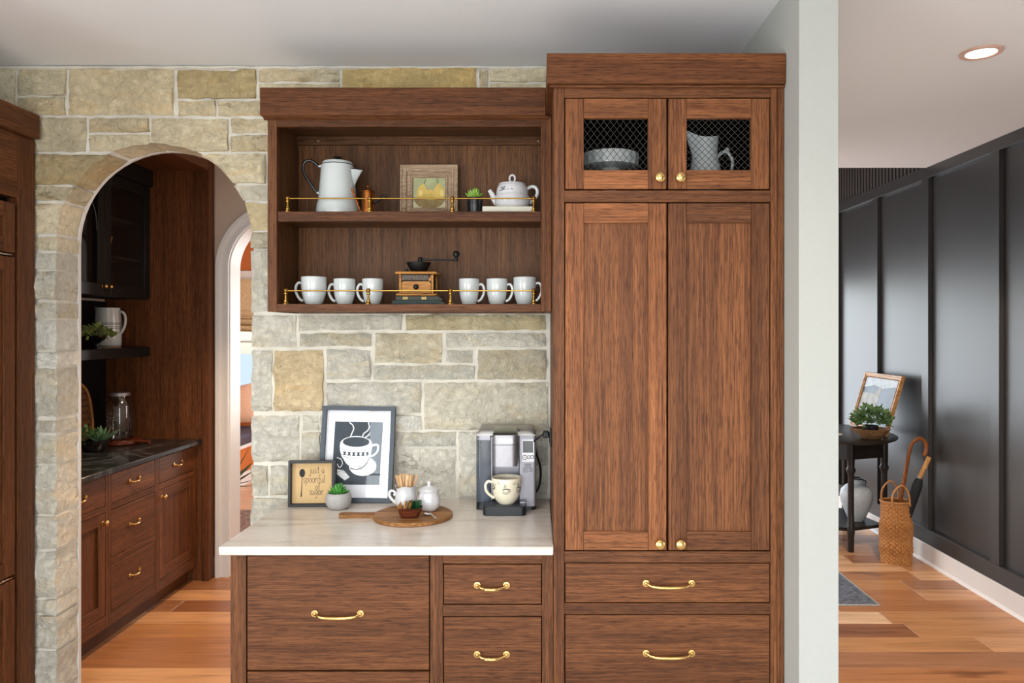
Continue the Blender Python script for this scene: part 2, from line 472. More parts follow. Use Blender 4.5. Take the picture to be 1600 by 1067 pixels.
def wall_with_holes(name, m, axis, a, b, u0, u1, z0, z1, holes):
    """slab with rectangular openings; axis 'x' or 'y' is the wall's thickness from a to b, u the other"""
    mb = MB()
    def bx(p, q, r, s_):
        if q - p < 1e-4 or s_ - r < 1e-4: return
        if axis == 'y': mb.box(p, q, a, b, r, s_)
        else: mb.box(a, b, p, q, r, s_)
    us = sorted(holes)
    cur = u0
    for (h0, h1, hz0, hz1) in us:
        bx(cur, h0, z0, z1); bx(h0, h1, z0, hz0); bx(h0, h1, hz1, z1); cur = h1
    bx(cur, u1, z0, z1)
    return struct(name, mb, m, smooth=False)

def window(name, axis, pos, u0, u1, z0, z1, cols, rows, depth=.08, fw=.06, bw=.02, pane=False):
    def bx(mb, p, q, r, s_, e=0.0):
        return mb.box(p, q, pos - depth / 2 + e, pos + depth / 2 - e, r, s_, .003) if axis == 'y' else mb.box(pos - depth / 2 + e, pos + depth / 2 - e, p, q, r, s_, .003)
    mb = MB(); bx(mb, u0, u0 + fw, z0, z1); bx(mb, u1 - fw, u1, z0, z1); bx(mb, u0 + fw, u1 - fw, z0, z0 + fw); bx(mb, u0 + fw, u1 - fw, z1 - fw, z1)
    w = struct(name, mb, TRIMW, smooth=False)
    for i in range(1, cols):
        u = u0 + (u1 - u0) * i / cols
        obj('muntin', bx(MB(), u - bw / 2, u + bw / 2, z0 + fw, z1 - fw, .02), TRIMW, w)
    for j in range(1, rows):
        z = z0 + (z1 - z0) * j / rows
        obj('muntin', bx(MB(), u0 + fw, u1 - fw, z - bw / 2, z + bw / 2, .025), TRIMW, w)
    if pane:
        obj('pane', bx(MB(), u0 + fw, u1 - fw, z0 + fw, z1 - fw, depth / 2 - .003), GLASS, w)
    return w

# floor: every plank in view is a board of its own on the sub-floor
sub = wall_box('floor', plain('sub_floor', '#a8744a', .6, noise_amt=.1), -4.6, 2.95, -2.9, 8.5, -.12, -.012)
PW = .175
PLK = [lin(h) for h in ('#d5a274', '#cb9464', '#b57c4c', '#a86c40', '#dcae82', '#cf9868', '#9c6844', '#c58c5e', '#d39e6e', '#aa7248', '#8f5a38')]
def planks(xa, xb, ya, yb, seed, cols=PLK, lmin=.7, lmax=1.5, gain=(1, 1, 1)):
    r = random.Random(seed)
    k = math.floor(ya / PW); last = None
    while k * PW < yb - .01:
        y0, y1 = max(k * PW, ya) + .0008, min((k + 1) * PW, yb) - .0008
        x = xa
        off = r.uniform(.15, .9)
        while x < xb - .02:
            L = off if x == xa else r.uniform(lmin, lmax)
            e = min(x + L, xb)
            if xb - e < .12: e = xb
            c = r.choice([q for q in cols if q is not last]); last = c
            obj('plank', MB().box(x + .0008, e - .0008, y0, y1, -.012, 0.0, .0012), FLOOR, sub, smooth=False, fix=False, tint=tuple(min(.9, p * q) for p, q in zip(c, gain)))
            x = e
        k += 1
planks(-2.80, -1.0, 3.22, 4.80, 3)
planks(-2.04, -1.33, 4.80, 4.955, 9)
planks(XW1 + .001, XR, 3.22, 8.0, 5, gain=(1.12, 1.18, 1.32))  # hall planks multiplied lighter, blue most
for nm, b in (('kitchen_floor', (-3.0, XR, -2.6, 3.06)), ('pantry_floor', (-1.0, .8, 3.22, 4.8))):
    obj('plank_field', MB().box(b[0], b[1], b[2], b[3], -.012, 0), FLOOR, sub, smooth=False, tint=(.66, .60, .53) if nm[0] == 'k' else PLK[5])  # unseen kitchen floor tinted paler and neutral for its bounce onto the ceiling
obj('plank_field', MB().box(XR - 1.803, XR, 3.06, 3.22, -.012, 0), FLOOR, sub, smooth=False, tint=PLK[2])
obj('plank_field', MB().box(-3.7, -1.05, 4.957, 8.4, -.012, 0), NOOKFL, sub, smooth=False)
obj('plank_field', MB().box(-.9, XW1, 5.1, 8.0, -.012, 0), FLOOR, sub, smooth=False, tint=PLK[5])

# ceilings
struct('ceiling', MB().box(-3.75, XW1 - .02, -2.9, 4.96, CEIL, CEIL + .12), PAINT, smooth=False)
struct('ceiling_hall', MB().box(XW1 - .019, XR, -2.9, 5.1, CEILH, CEILH + .35), plain('hall_ceiling_paint', '#d9d0cb', .85, spec=.2, noise_amt=.012, nscale=90), smooth=False)
struct('ceiling_nook', MB().box(-4.6, -1.0, 4.961, 8.5, CEIL, CEIL + .12), PAINT, smooth=False)
struct('ceiling_foyer', MB().box(-1.0, XR + .2, 5.0, 8.3, 4.3, 4.4), PAINT, smooth=False)

# outer walls of the kitchen, with the window openings that light it
wall_with_holes('wall_rear', WALLP, 'y', -2.75, -2.6, -3.05, XR, 0, CEILH, [(a, b, .1, 2.3) for a, b in REAR_WIN])
for i, (a, b) in enumerate(REAR_WIN): window('window_%d' % (i + 1), 'y', -2.66, a, b, .1, 2.3, 2, 3)
wall_with_holes('wall_left', WALLP, 'x', -3.05, -2.9, -2.6, 4.8, 0, CEIL, [(-1.6, .4, .1, 2.2)])
window('window_4', 'x', -2.96, -1.6, .4, .1, 2.2, 3, 3)
# white dividing wall between kitchen and hall
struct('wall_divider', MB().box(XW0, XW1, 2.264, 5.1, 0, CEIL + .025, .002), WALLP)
# foyer beyond the hall
wall_with_holes('wall_foyer', CHAR, 'y', 8.0, 8.1, -1.0, XR + .2, 0, 4.3, [(-.65, .4, .25, 2.15), (.42, 1.38, .25, 2.15), (1.4, 2.45, .25, 2.15)])
for i, (a, b) in enumerate([(-.65, .4), (.42, 1.38), (1.4, 2.45)]): window('window_%d' % (i + 5), 'y', 8.05, a, b, .25, 2.15, 1, 1, fw=.05)
wall_with_holes('wall_foyer_left', WALLP, 'x', -.97, -.9, 4.96, 8.1, 0, 4.3, [(5.4, 7.6, .3, 2.2)])
window('window_11', 'x', -.935, 5.4, 7.6, .3, 2.2, 2, 2, depth=.06)
wall_box('wall_foyer_front', WALLP, -1.0, XW1 - .005, 4.955, 5.1, CEIL + .03, 4.3)
wall_box('wall_foyer_header', WALLP, XW1 - .004, XR, 5.0, 5.099, CEILH + .351, 4.3)

# dark board-and-batten hall wall
wr = wall_with_holes('wall_right', CHAR, 'x', XR, XR + .2, -2.9, 8.1, 0, 4.3, [(.5, 2.9, .2, 2.2)])
window('window_10', 'x', XR + .1, .5, 2.9, .2, 2.2, 3, 2)  # unseen window, added to let light onto the hall floor
for y in (3.51, 4.29, 5.07, 5.83, 6.6, 7.4):
    obj('batten', MB().box(XR - .03, XR, y, y + .088, .232, CEILH - .075, .002), CHAR, wr)
obj('top_rail', MB().box(XR - .03, XR, -2.6, 5.1, CEILH - .075, CEILH, .002), CHAR, wr)
obj('top_rail', MB().box(XR - .03, XR, 5.1, 8.0, CEILH - .075, CEILH + .01, .002), CHAR, wr)
obj('bottom_rail', MB().box(XR - .03, XR, -2.6, 8.0, .13, .232, .002), CHAR, wr)
for y in [5.12 + i * .055 for i in range(52)]:
    obj('slat', MB().box(XR - .022, XR, y, y + .034, CEILH + .011, 4.2, .002), CHARD, wr, smooth=False)
bb = struct('baseboard_right', MB().box(XR - .036, XR - .0005, -2.6, 8.0, 0, .129, .003), BASEW)
obj('shoe_moulding', MB().prism([(XR - .050, 0), (XR - .036, 0), (XR - .036, .018), (XR - .042, .016), (XR - .048, .009)], 'y', -2.6, 8.0), BASEW, bb)

# recessed ceiling light
t = thing('recessed_light', 'round white recessed downlight glowing in the hall ceiling', 'ceiling light', (PX(1533, 2.98), 2.98, CEILH - .008), local=True)
obj('trim_ring', MB().lathe([(.058, .0075), (.058, .002), (.064, -.001), (.078, .001), (.080, .0075)], 40), plain('light_trim', '#c9a08c', .4), t)
obj('lens', MB().lathe([(0, .004), (.0575, .004), (.0575, .007), (0, .007)], 40), emit('downlight_lens', (1, .90, .78), 9), t)
lp = bpy.data.lights.new('downlight', 'SPOT'); lp.energy = 420; lp.color = (1, .86, .70); lp.spot_size = 2.2; lp.shadow_soft_size = .05
lo = bpy.data.objects.new('downlight', lp); lo.location = (PX(1533, 2.98), 2.98, CEILH - .03); COL.objects.link(lo)

# ---- stone wall with the arch
SD = 3.05
SS = SD / F
ACX, AR, AZC, ABK = PX(240, SD), .4075, PZ(376, SD), 3.212
def arch_profile(r, n=28, z0=0.0):
    pts = [(ACX - r, z0)] + [(ACX - r * math.cos(math.pi * i / n), AZC + r * math.sin(math.pi * i / n)) for i in range(n + 1)] + [(ACX + r, z0)]
    return pts
def arch_slab(x0, x1, z1, ya, yb, prof):
    """wall slab with an arched opening that reaches the floor"""
    mb = MB(); n = len(prof)
    for y in (ya, yb):
        top = [(max(x0, min(x1, p[0])), y, z1) for p in prof]
        low = [(p[0], y, p[1]) for p in prof]
        mb.add(top + low, [(i, i + 1, n + i + 1, n + i) for i in range(n - 1)])
        mb.add([(x0, y, 0), (prof[0][0], y, 0), (prof[0][0], y, z1), (x0, y, z1)], [(0, 1, 2, 3)])
        mb.add([(x1, y, 0), (prof[-1][0], y, 0), (prof[-1][0], y, z1), (x1, y, z1)], [(0, 1, 2, 3)])
    vs_ = [(p[0], ya, p[1]) for p in prof] + [(p[0], yb, p[1]) for p in prof]
    mb.add(vs_, [(i, i + 1, n + i + 1, n + i) for i in range(n - 1)])
    for a, b in (((x0, 0), (x0, z1)), ((x0, z1), (x1, z1)), ((x1, z1), (x1, 0))):
        mb.add([(a[0], ya, a[1]), (b[0], ya, b[1]), (b[0], yb, b[1]), (a[0], yb, a[1])], [(0, 1, 2, 3)])
    return mb
wb = struct('wall_back', arch_slab(-2.9, XW0, CEIL, DW, ABK - .014, arch_profile(AR + .006)), GROUT, smooth=False)
obj('plaster_backing', arch_slab(-2.9, XW0, CEIL, ABK - .0135, ABK + .004, arch_profile(AR - .0015)), TRIMW, wb, smooth=False)
# mortar bead under the ceiling
obj('mortar_bead', MB().grid(lambda u, v: (-2.9 + 3.7 * u, DW - .004 - .012 * math.sin(math.pi * v) - .003 * noise.noise((u * 60, v, 1)), CEIL - .001 - (.016 + .007 * noise.noise((u * 40, 0, 3))) * v), 120, 3), GROUT, wb, fix=False)

def rgb(r, g, b): return tuple((v / 255) ** 2.2 for v in (r, g, b))
TAN = [rgb(229, 214, 182), rgb(228, 211, 176), rgb(233, 220, 190), rgb(221, 205, 172), rgb(235, 221, 188)]
PALE = [rgb(221, 212, 190), rgb(214, 204, 178), rgb(227, 219, 199), rgb(210, 200, 176), rgb(225, 214, 187)]
GREY = [rgb(223, 219, 207), rgb(216, 212, 199), rgb(229, 226, 216), rgb(211, 207, 194), rgb(219, 214, 200)]
GOLD = [rgb(224, 196, 138), rgb(221, 184, 124), rgb(229, 210, 170)]
st_r = random.Random(21)
def arch_left(z): return ACX - (AR if z <= AZC else math.sqrt(max(0, AR * AR - (z - AZC) ** 2)))
def arch_right(z): return 2 * ACX - arch_left(z)
def arch_top(x):
    d = abs(x - ACX)
    return AZC + math.sqrt(max(0, AR * AR - d * d)) if d < AR else -9
def stone(x0, y0, x1, y1, col=None, cut=None, step=.016):
    X0, X1, Z1, Z0 = PX(x0, SD), PX(x1, SD), PZ(y0, SD), PZ(y1, SD)
    nu = max(3, int((X1 - X0) / step)); nv = max(3, int((Z1 - Z0) / step))
    proud = st_r.uniform(-.003, .007); sd = st_r.uniform(0, 99)
    def pos(u, v):
        z = Z0 + (Z1 - Z0) * v
        a, b = X0, X1
        if cut == 'L': b = min(X1, arch_left(z)) if Z0 < AZC + AR else X1
        if cut == 'R': a = max(X0, arch_right(z))
        if cut == 'J': b = arch_left(z)
        if cut == 'K': a = arch_right(z)
        x = a + (b - a) * u
        if cut == 'T':
            zb = max(Z0, arch_top(x)); z = zb + (Z1 - zb) * v
        ed = min(u * nu, (1 - u) * nu, v * nv, (1 - v) * nv)
        jx = .006 * noise.noise((x * 22, z * 22, sd)); jz = .006 * noise.noise((x * 22, z * 22, sd + 9))
        d = .010 * noise.fractal((x * 10, z * 14, sd), .8, 2.1, 5)
        d += .005 * max(-1, min(1, 4 * noise.noise((x * 5 + z * 3, z * 11, sd + 4))))
        led = noise.noise((x * 4 + sd, z * 13, sd + 2)) + .35 * noise.noise((x * 19, z * 31, sd + 7))
        d += .0055 * max(-1, min(1, led * 9))
        y = DW - .013 - proud - d + (.009 if ed < .5 else 0.0)
        return (x + jx, min(y, DW - .003), z + jz)
    mb = MB().grid(pos, nu, nv)
    # sides run back into the mortar; stones at the opening run through the wall
    W = nu + 1
    ring = [i for i in range(W)] + [j * W + nu for j in range(1, nv + 1)] + [nv * W + i for i in range(nu - 1, -1, -1)] + [j * W for j in range(nv - 1, 0, -1)]
    base = [mb.v[i] for i in ring]
    deep = (ABK - .016) if cut else DW + .02
    ns = 5 if cut else 1
    prev = ring
    for k in range(1, ns + 1):
        cur = []
        for p in base:
            y = p[1] + (deep - p[1]) * k / ns
            dx = .006 * noise.noise((p[0] * 13, y * 19, p[2] * 13 + sd)) if cut else 0
            cur.append(len(mb.v)); mb.v.append((p[0] + (dx if cut in ('L', 'R', 'J', 'K') else 0), y, p[2] + (dx if cut in ('T', 'L') else 0)))
        n = len(prev)
        for i in range(n):
            mb.f.append((prev[i], prev[(i + 1) % n], cur[(i + 1) % n], cur[i])); mb.m.append(0)
        prev = cur
    mb.f.append(tuple(reversed(prev))); mb.m.append(0)
    if col is None: col = st_r.choice(TAN if y1 < 240 else PALE if y1 < 420 else GREY)
    k = st_r.uniform(.92, 1.06)
    return obj('stone', mb, STONE, wb, ang=50, tint=tuple(c * k for c in col))

for q in [(-45, 103, 22, 176), (26, 107, 101, 148), (26, 151, 101, 179), (107, 107, 270, 179, TAN[1]), (276, 109, 399, 153, rgb(203, 182, 138)), (278, 157, 336, 180), (339, 157, 408, 180),
          (403, 106, 529, 127), (403, 130, 529, 150), (534, 106, 744, 150, GOLD[0]), (749, 108, 762, 148), (766, 106, 862, 127), (766, 130, 862, 150),
          (48, 184, 133, 236, rgb(210, 197, 168)), (138, 185, 232, 206), (361, 185, 420, 207), (360, 211, 420, 236)]:
    stone(*q)
stone(138, 210, 232, 236, None, 'T'); stone(236, 186, 356, 236, TAN[0], 'T')
stone(48, 241, 172, 288, rgb(193, 175, 138), 'L'); stone(306, 241, 414, 286, TAN[4], 'R')
stone(48, 291, 116, 313, rgb(213, 200, 170), 'L'); stone(361, 290, 420, 313, None, 'R')
for ya, yb in [(318, 364), (370, 391), (396, 420), (424, 468), (473, 496), (500, 546), (550, 572), (576, 651), (657, 675), (681, 725), (729, 804), (808, 857), (863, 934), (938, 959), (963, 1015), (1019, 1080), (1084, 1118)]:
    stone(47, ya, 87, yb, TAN[2] if ya < 330 else None, 'J')
stone(374, 317, 420, 360, GOLD[2], 'K')
for q in [(392, 363, 420, 387), (392, 391, 420, 487), (392, 493, 462, 542), (392, 547, 424, 643), (392, 650, 466, 722), (392, 728, 418, 774), (392, 779, 452, 836), (392, 841, 452, 905), (392, 910, 452, 1000), (392, 1005, 452, 1118)]:
    stone(*q, None, 'K')
for q in [(466, 493, 627, 516), (634, 492, 852, 516, rgb(205, 192, 158)), (468, 521, 580, 541), (586, 521, 690, 567, rgb(214, 204, 180)), (696, 521, 852, 542),
          (428, 548, 504, 642, rgb(226, 203, 165)), (510, 547, 578, 593), (697, 548, 738, 566), (584, 571, 741, 593), (747, 547, 853, 593, rgb(202, 193, 172)),
          (510, 598, 657, 645), (663, 598, 856, 671, rgb(220, 213, 195)), (471, 650, 497, 672), (500, 650, 657, 671), (470, 676, 500, 717), (505, 676, 611, 717), (616, 676, 712, 697),
          (617, 702, 711, 775), (717, 676, 800, 775), (805, 676, 856, 728), (805, 733, 856, 775), (423, 728, 451, 774), (456, 722, 611, 775)]:
    stone(*q)

# ---- pantry shell, arched opening to the nook
PBK, PBK2 = 4.80, 4.955
NCX, NR, NZC = -1.686, .348, 2.024
def nook_profile(r, n=26):
    return [(NCX - r, 0.0)] + [(NCX - r * math.cos(math.pi * i / n), NZC + r * math.sin(math.pi * i / n)) for i in range(n + 1)] + [(NCX + r, 0.0)]
struct('wall_pantry_back', arch_slab(-4.6, XW0, CEIL, PBK, PBK2, nook_profile(NR)), PANTRYW, smooth=False)
wall_box('wall_pantry_left', PANTRYW, -2.9, -2.80, ABK + .004, PBK, 0, CEIL)
wall_with_holes('wall_pantry_right', PANTRYW, 'x', .55, .60, ABK + .004, PBK, 0, CEIL, [(3.6, 4.5, .9, 2.2)])
window('window_8', 'x', .575, 3.6, 4.5, .9, 2.2, 2, 2, depth=.05)
def arch_band(ra, rb, ya, yb):
    mb = MB(); A = nook_profile(ra); B = nook_profile(rb); n = len(A)
    vs_ = [(p[0], y, p[1]) for y in (ya, yb) for P_ in (A, B) for p in P_]
    fs_ = []
    for i in range(n - 1):
        a0, b0, a1, b1 = i, n + i, 2 * n + i, 3 * n + i
        fs_ += [(a0, a0 + 1, b0 + 1, b0), (a1, a1 + 1, b1 + 1, b1), (a0, a0 + 1, a1 + 1, a1), (b0, b0 + 1, b1 + 1, b1)]
    return mb.add(vs_, fs_)
tr = struct('trim_1', arch_band(NR - .006, NR + .062, PBK - .018, PBK - .001), TRIMW)
obj('outer_bead', arch_band(NR + .052, NR + .074, PBK - .030, PBK - .0185), TRIMW, tr)
obj('inner_bead', arch_band(NR - .007, NR + .006, PBK - .024, PBK - .0185), TRIMW, tr)
obj('jamb_lining', arch_band(NR - .012, NR - .0005, PBK - .0005, PBK2 + .003), TRIMW, tr)
struct('baseboard_pantry', MB().box(-2.12, NCX - NR - .076, PBK - .016, PBK - .0005, 0, .135, .003), BASEW)

# ---- nook
wall_with_holes('wall_nook_far', ORANGE, 'y', 8.4, 8.55, -4.6, -1.0, 0, CEIL, [(-3.62, -2.3, .75, 2.22)])
window('window_9', 'y', 8.44, -3.62, -2.3, .75, 2.22, 2, 2, pane=True)
struct('trim_2', MB().box(-3.7, -2.2, 8.375, 8.399, 2.20, 2.30, .004), TRIMW)
wall_box('wall_nook_left', ORANGE, -4.6, -4.45, PBK2, 8.4, 0, CEIL)
wall_with_holes('wall_nook_right', WALLP, 'x', -1.1, -1.03, PBK2, 8.4, 0, CEIL, [(6.1, 7.7, .75, 2.25)])  # opening added out of view for the nook fill light

# pale ground added outside to brighten the view through the nook window
struct('ground_outside', MB().box(-30, 20, 8.7, 60, -.4, -.35), plain('pale_ground', '#e4e4e0', .9, noise_amt=.06, nscale=2), smooth=False)

# ------------------------------------------------------------------ cabinetry hardware
def knob(parent, x, y, z, r=.0165, axis='y', sg=-1, m=None):
    """brass mushroom knob standing off a face; axis/sg give the way it points"""
    mb = MB().lathe([(0, 0), (r * .62, 0), (r * .62, .002), (r * .36, .005), (r * .36, .012), (r * .8, .016), (r, .021), (r * .94, .026), (r * .6, .0305), (0, .032)], 20)
    M = Matrix.Rotation(math.pi / 2, 4, 'X') if axis == 'y' else Matrix.Rotation(math.pi / 2, 4, 'Y')
    mb.xf(Matrix.Translation((x, y, z)) @ M)
    return obj('knob', mb, m or BRASS, parent)
def pull(parent, x, y, z, w, axis='y'):
    """brass bow pull with two scrolled rosettes"""
    h = w / 2
    mb = MB()
    for s_ in (-1, 1):
        b = len(mb.v)
        mb.lathe([(0, 0), (.0112, 0), (.0118, .002), (.0112, .0045), (.0078, .0050), (.0070, .0035), (.0048, .0035), (.0048, .0070), (.0030, .0085), (0, .0090)], 20)
        mb.xf(Matrix.Translation((s_ * (h - .011), 0, 0)) @ Matrix.Rotation(math.pi / 2, 4, 'X'), b)
    pts = [(-h + .013, -.004, -.001), (-h + .019, -.010, -.003), (-h + .027, -.015, -.0060), (-h + .038, -.018, -.0078), (-h * .35, -.0190, -.0090), (0, -.0195, -.0096), (h * .35, -.0190, -.0090), (h - .038, -.018, -.0078), (h - .027, -.015, -.0060), (h - .019, -.010, -.003), (h - .013, -.004, -.001)]
    mb.tube(pts, [.0040, .0040, .0042, .0050, .0058, .0062, .0058, .0050, .0042, .0040, .0040], 10)
    if axis == 'x': mb.xf(Matrix.Rotation(math.pi / 2, 4, 'Z'))
    mb.xf(Matrix.Translation((x, y, z)))
    return obj('pull_handle', mb, BRASS, parent, ang=50)

def shaker_door(parent, x0, x1, z0, z1, yf, sw, th=.021, panel=True, W=OAK, tr=None, br=None, k=1.0, kp=1.0):
    """door frame (stiles, rails) flush at yf with a recessed panel"""
    tr = tr or sw; br = br or sw
    d = obj('door', MB().box(x0, x0 + sw - .0003, yf, yf + th, z0, z1, .0014), W['z'], parent, tint=(k,) * 3)
    obj('stile', MB().box(x1 - sw + .0003, x1, yf, yf + th, z0, z1, .0014), W['z'], d, tint=(k,) * 3)
    obj('rail', MB().box(x0 + sw, x1 - sw, yf + .0002, yf + th, z1 - tr, z1, .0008), W['x'], d, tint=(k,) * 3)
    obj('rail', MB().box(x0 + sw, x1 - sw, yf + .0002, yf + th, z0, z0 + br, .0008), W['x'], d, tint=(k,) * 3)
    if panel:
        a, b = x0 + sw - .006, x1 - sw + .006
        cuts = [0, .34, .76, 1] if k > 1.2 else [0, .22, 1]
        tones = [.86, 1.10, .84] if k > 1.2 else [.92, 1.04]
        for c0, c1, tn in zip(cuts, cuts[1:], tones):
            obj('panel_board', MB().box(a + (b - a) * c0, a + (b - a) * c1 - .0001, yf + .010, yf + .017, z0 + br - .006, z1 - tr + .006), W['z'], d, smooth=False, tint=(kp * tn,) * 3)
    return d

sT = DT / F
def TX(x): return PX(x, DT)
def TZ(y): return PZ(y, DT)

# ------------------------------------------------------------------ tall cabinet
t = thing('tall_cabinet', 'full-height brown oak cabinet with wire-mesh upper doors beside white wall', 'cabinet', ((XT + XW0) / 2, 2.72, 0))
XE = XW0 - .002
zTop = 2.52
obj('side_panel', MB().box(XT, XT + .018, DT + .0205, 3.035, 0.0, zTop - .1, .001), OAK['z'], t)
obj('side_panel', MB().box(XE - .018, XE, DT + .0205, 3.035, 0.0, zTop - .1, .001), OAK['z'], t)
obj('back_panel', MB().box(XT + .018, XE - .018, 3.02, 3.035, 0.0, zTop - .1), CAVITY, t)
obj('shadow_liner', MB().box(XT + .0185, XT + .024, DT + .022, 3.0, .1, zTop - .12), CAVITY, t)  # near-black sheets stand in for the shade behind the wire doors
obj('shadow_liner', MB().box(XE - .024, XE - .0185, DT + .022, 3.0, .1, zTop - .12), CAVITY, t)
for z in (.10, .62, 2.062, zTop - .125): obj('deck', MB().box(XT + .025, XE - .025, DT + .022, 3.018, z - .018, z), CAVITY, t)
sL, sR = TX(882), TX(1204)
obj('stile', MB().box(XT, sL, DT, DT + .02, 0, TZ(134), .0012), OAK['z'], t)
obj('stile', MB().box(sR, XE - .022, DT, DT + .02, 0, TZ(134), .0012), OAK['z'], t)
obj('scribe_strip', MB().box(XE - .0215, XE, DT - .003, DT + .02, 0, TZ(134), .0012), OAK['z'], t)
for ya, yb in ((134, 152.5), (297.5, 315.5), (861.5, 879), (942.5, 959.5), (1085, 1103)):
    obj('rail', MB().box(sL + .0002, sR - .0002, DT + .0002, DT + .02, TZ(yb), TZ(ya), .001), OAK['x'], t)
obj('toe_kick', MB().box(XT + .001, XE - .001, DT + .05, DT + .065, 0, .1), OAKD['x'], t)
CZ0, CZ1 = 2.415, 2.518
obj('crown', MB().box(XT - .022, XE, DT - .022, 3.035, CZ0 + .004, CZ1, .0015), OAK['x'], t, tint=(.92, .86, .80))
obj('crown_underlip', MB().box(XT - .012, XE, DT - .012, DT - .0005, CZ0 - .005, CZ0 + .0035, .0015), OAK['x'], t)
g = .0030
def wire(parent, x0, x1, z0, z1, y, px, pz, r=.00085):
    mb = MB()
    for s_ in (-1, 1):
        k = pz / px * s_
        bmin = min(z0 - k * x0, z0 - k * x1, z1 - k * x0, z1 - k * x1); bmax = max(z0 - k * x0, z0 - k * x1, z1 - k * x0, z1 - k * x1)
        b = math.floor(bmin / pz) * pz
        while b < bmax:
            xs = sorted([(z0 - b) / k, (z1 - b) / k])
            xa, xb = max(xs[0], x0), min(xs[1], x1)
            if xb - xa > .002:
                yy = y + s_ * r
                mb.tube([(xa, yy, k * xa + b), (xb, yy, k * xb + b)], r, 5)
            b += pz
    o = obj('wire_mesh', mb, WIREM, parent)
    return o
xm = TX(1043)
for i, (xa, xb) in enumerate(((sL, xm), (xm, sR))):
    xa, xb = xa + g, xb - g
    d = shaker_door(t, xa, xb, TZ(296.5) + g, TZ(152.5) - g, DT + .0005, .0605, panel=False, tr=.064, br=.062, k=1.55)
    wire(d, xa + .0605, xb - .0605, TZ(296.5) + g + .062, TZ(152.5) - g - .064, DT + .011, .0216, .0268 if i == 0 else .0216)
    knob(d, TX(1030 if i == 0 else 1062), DT, TZ(279))
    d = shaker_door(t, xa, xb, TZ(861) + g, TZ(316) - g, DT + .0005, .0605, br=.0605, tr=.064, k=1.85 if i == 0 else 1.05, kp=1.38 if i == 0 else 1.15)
    knob(d, TX(1030 if i == 0 else 1062), DT, TZ(848))
for ya, yb, yh in ((879, 942.5, 911), (959.5, 1085, 1020), (1103, 1228, 1130)):
    d = obj('drawer_front', MB().box(sL + g, sR - g, DT + .0005, DT + .021, TZ(yb) + g, TZ(ya) - g, .0014), OAK['x'], t, tint=(.9, .88, .86))
    pull(d, TX(1045), DT + .0005, TZ(yh), .172)

# ------------------------------------------------------------------ open wall cabinet with gallery rails
def UX(x): return PX(x, DU)
def UZ(y): return PZ(y, DU)
XL = UX(418)
XRU = XT - .001
UB, UT = UZ(487), UZ(181)
t = thing('open_wall_cabinet', 'open-shelved brown oak wall cabinet holding mugs and coffee pots', 'cabinet', ((XL + XRU) / 2, 2.9, UB))
BKY = 3.024
obj('side_panel', MB().box(XL, XL + .019, DU + .0205, BKY + .012, UB, UT, .001), OAKD['z'], t)
obj('side_panel', MB().box(XRU - .019, XRU, DU + .0205, BKY + .012, UB, UT, .001), OAKD['z'], t)
xi0, xi1 = XL + .0195, XRU - .0195
nb = 5
for i in range(nb):
    a, b = xi0 + (xi1 - xi0) * i / nb, xi0 + (xi1 - xi0) * (i + 1) / nb
    obj('back_board', MB().box(a, b - .0003, BKY, BKY + .011, UB, UT), OAKD['z'], t)
obj('top_panel', MB().box(xi0, xi1, DU + .0205, BKY - .0005, UT - .004, UT + .014), OAKD['x'], t)
nl = obj('nailer', MB().box(xi0, xi1, BKY - .018, BKY - .0005, PZ(225.5, 3.0), PZ(211, 3.0), .001), OAKD['x'], t)
for x in (UX(494) * 1.09, UX(841)): 
    obj('screw_cap', MB().lathe([(0, 0), (.0045, 0), (.004, .0015), (0, .0015)], 12).xf(Matrix.Translation((x, BKY - .0182, PZ(220, 3.0))) @ Matrix.Rotation(math.pi / 2, 4, 'X')), plain('cap_brown', '#8d7b6c', .5), nl)
obj('stile', MB().box(XL, UX(432.5), DU, DU + .02, UB, UT, .0012), OAK['z'], t)
obj('stile', MB().box(UX(845), XRU, DU, DU + .02, UB, UT, .0012), OAK['z'], t)
obj('top_rail', MB().box(UX(432.5), UX(845), DU + .0002, DU + .02, UZ(198), UT, .001), OAK['x'], t)
obj('bottom_lip', MB().box(UX(432.5), UX(845), DU + .0002, DU + .02, UB, UZ(475), .001), OAK['x'], t)
obj('bottom_panel', MB().box(xi0, xi1, DU + .0205, BKY - .0005, UB + .004, UZ(475) - .0005), OAKD['x'], t)
SZ1, SZ2 = UZ(475), UZ(330)      # the two shelf tops
sh = obj('shelf', MB().box(xi0, xi1, DU + .0245, BKY - .0005, SZ2 - .020, SZ2), OAKD['x'], t)
obj('shelf_lip', MB().box(UX(433) + .001, UX(845) - .0005, DU + .003, DU + .024, UZ(345.8), SZ2, .001), OAK['x'], sh)
obj('crown', MB().box(XL - .021, XT - .0225, DU - .021, BKY + .011, 2.413, 2.516, .0015), OAK['x'], t, tint=(.98, .94, .90))
obj('crown_underlip', MB().prism([(DU - .020, 2.4125), (DU - .0005, 2.4125), (DU - .0005, 2.400), (DU - .010, 2.405)], 'x', XL - .012, XT - .013), OAK['x'], t)
def gallery(zs, xs):
    rd = obj('gallery_rod', MB().tube([(UX(xs[0]), DU + .016, zs + .0505), (UX(xs[-1]), DU + .016, zs + .0505)], .0031, 8), BRASSR, t)
    for x in xs:
        mb = MB().lathe([(0, 0), (.012, 0), (.0122, .002), (.0085, .005), (.0068, .008), (.0078, .011), (.0072, .014), (.0048, .018), (.0042, .034), (.0062, .0365), (.0076, .0385), (.0076, .041), (.0046, .043), (.0072, .0455), (.0092, .0505), (.0072, .0565), (.0030, .0595), (0, .0600)], 16, (UX(x), DU + .016, zs + .0002))
        obj('gallery_post', mb, BRASSR, rd)
gallery(SZ2, (447, 576, 706, 834))
gallery(SZ1, (444, 574, 703, 834))

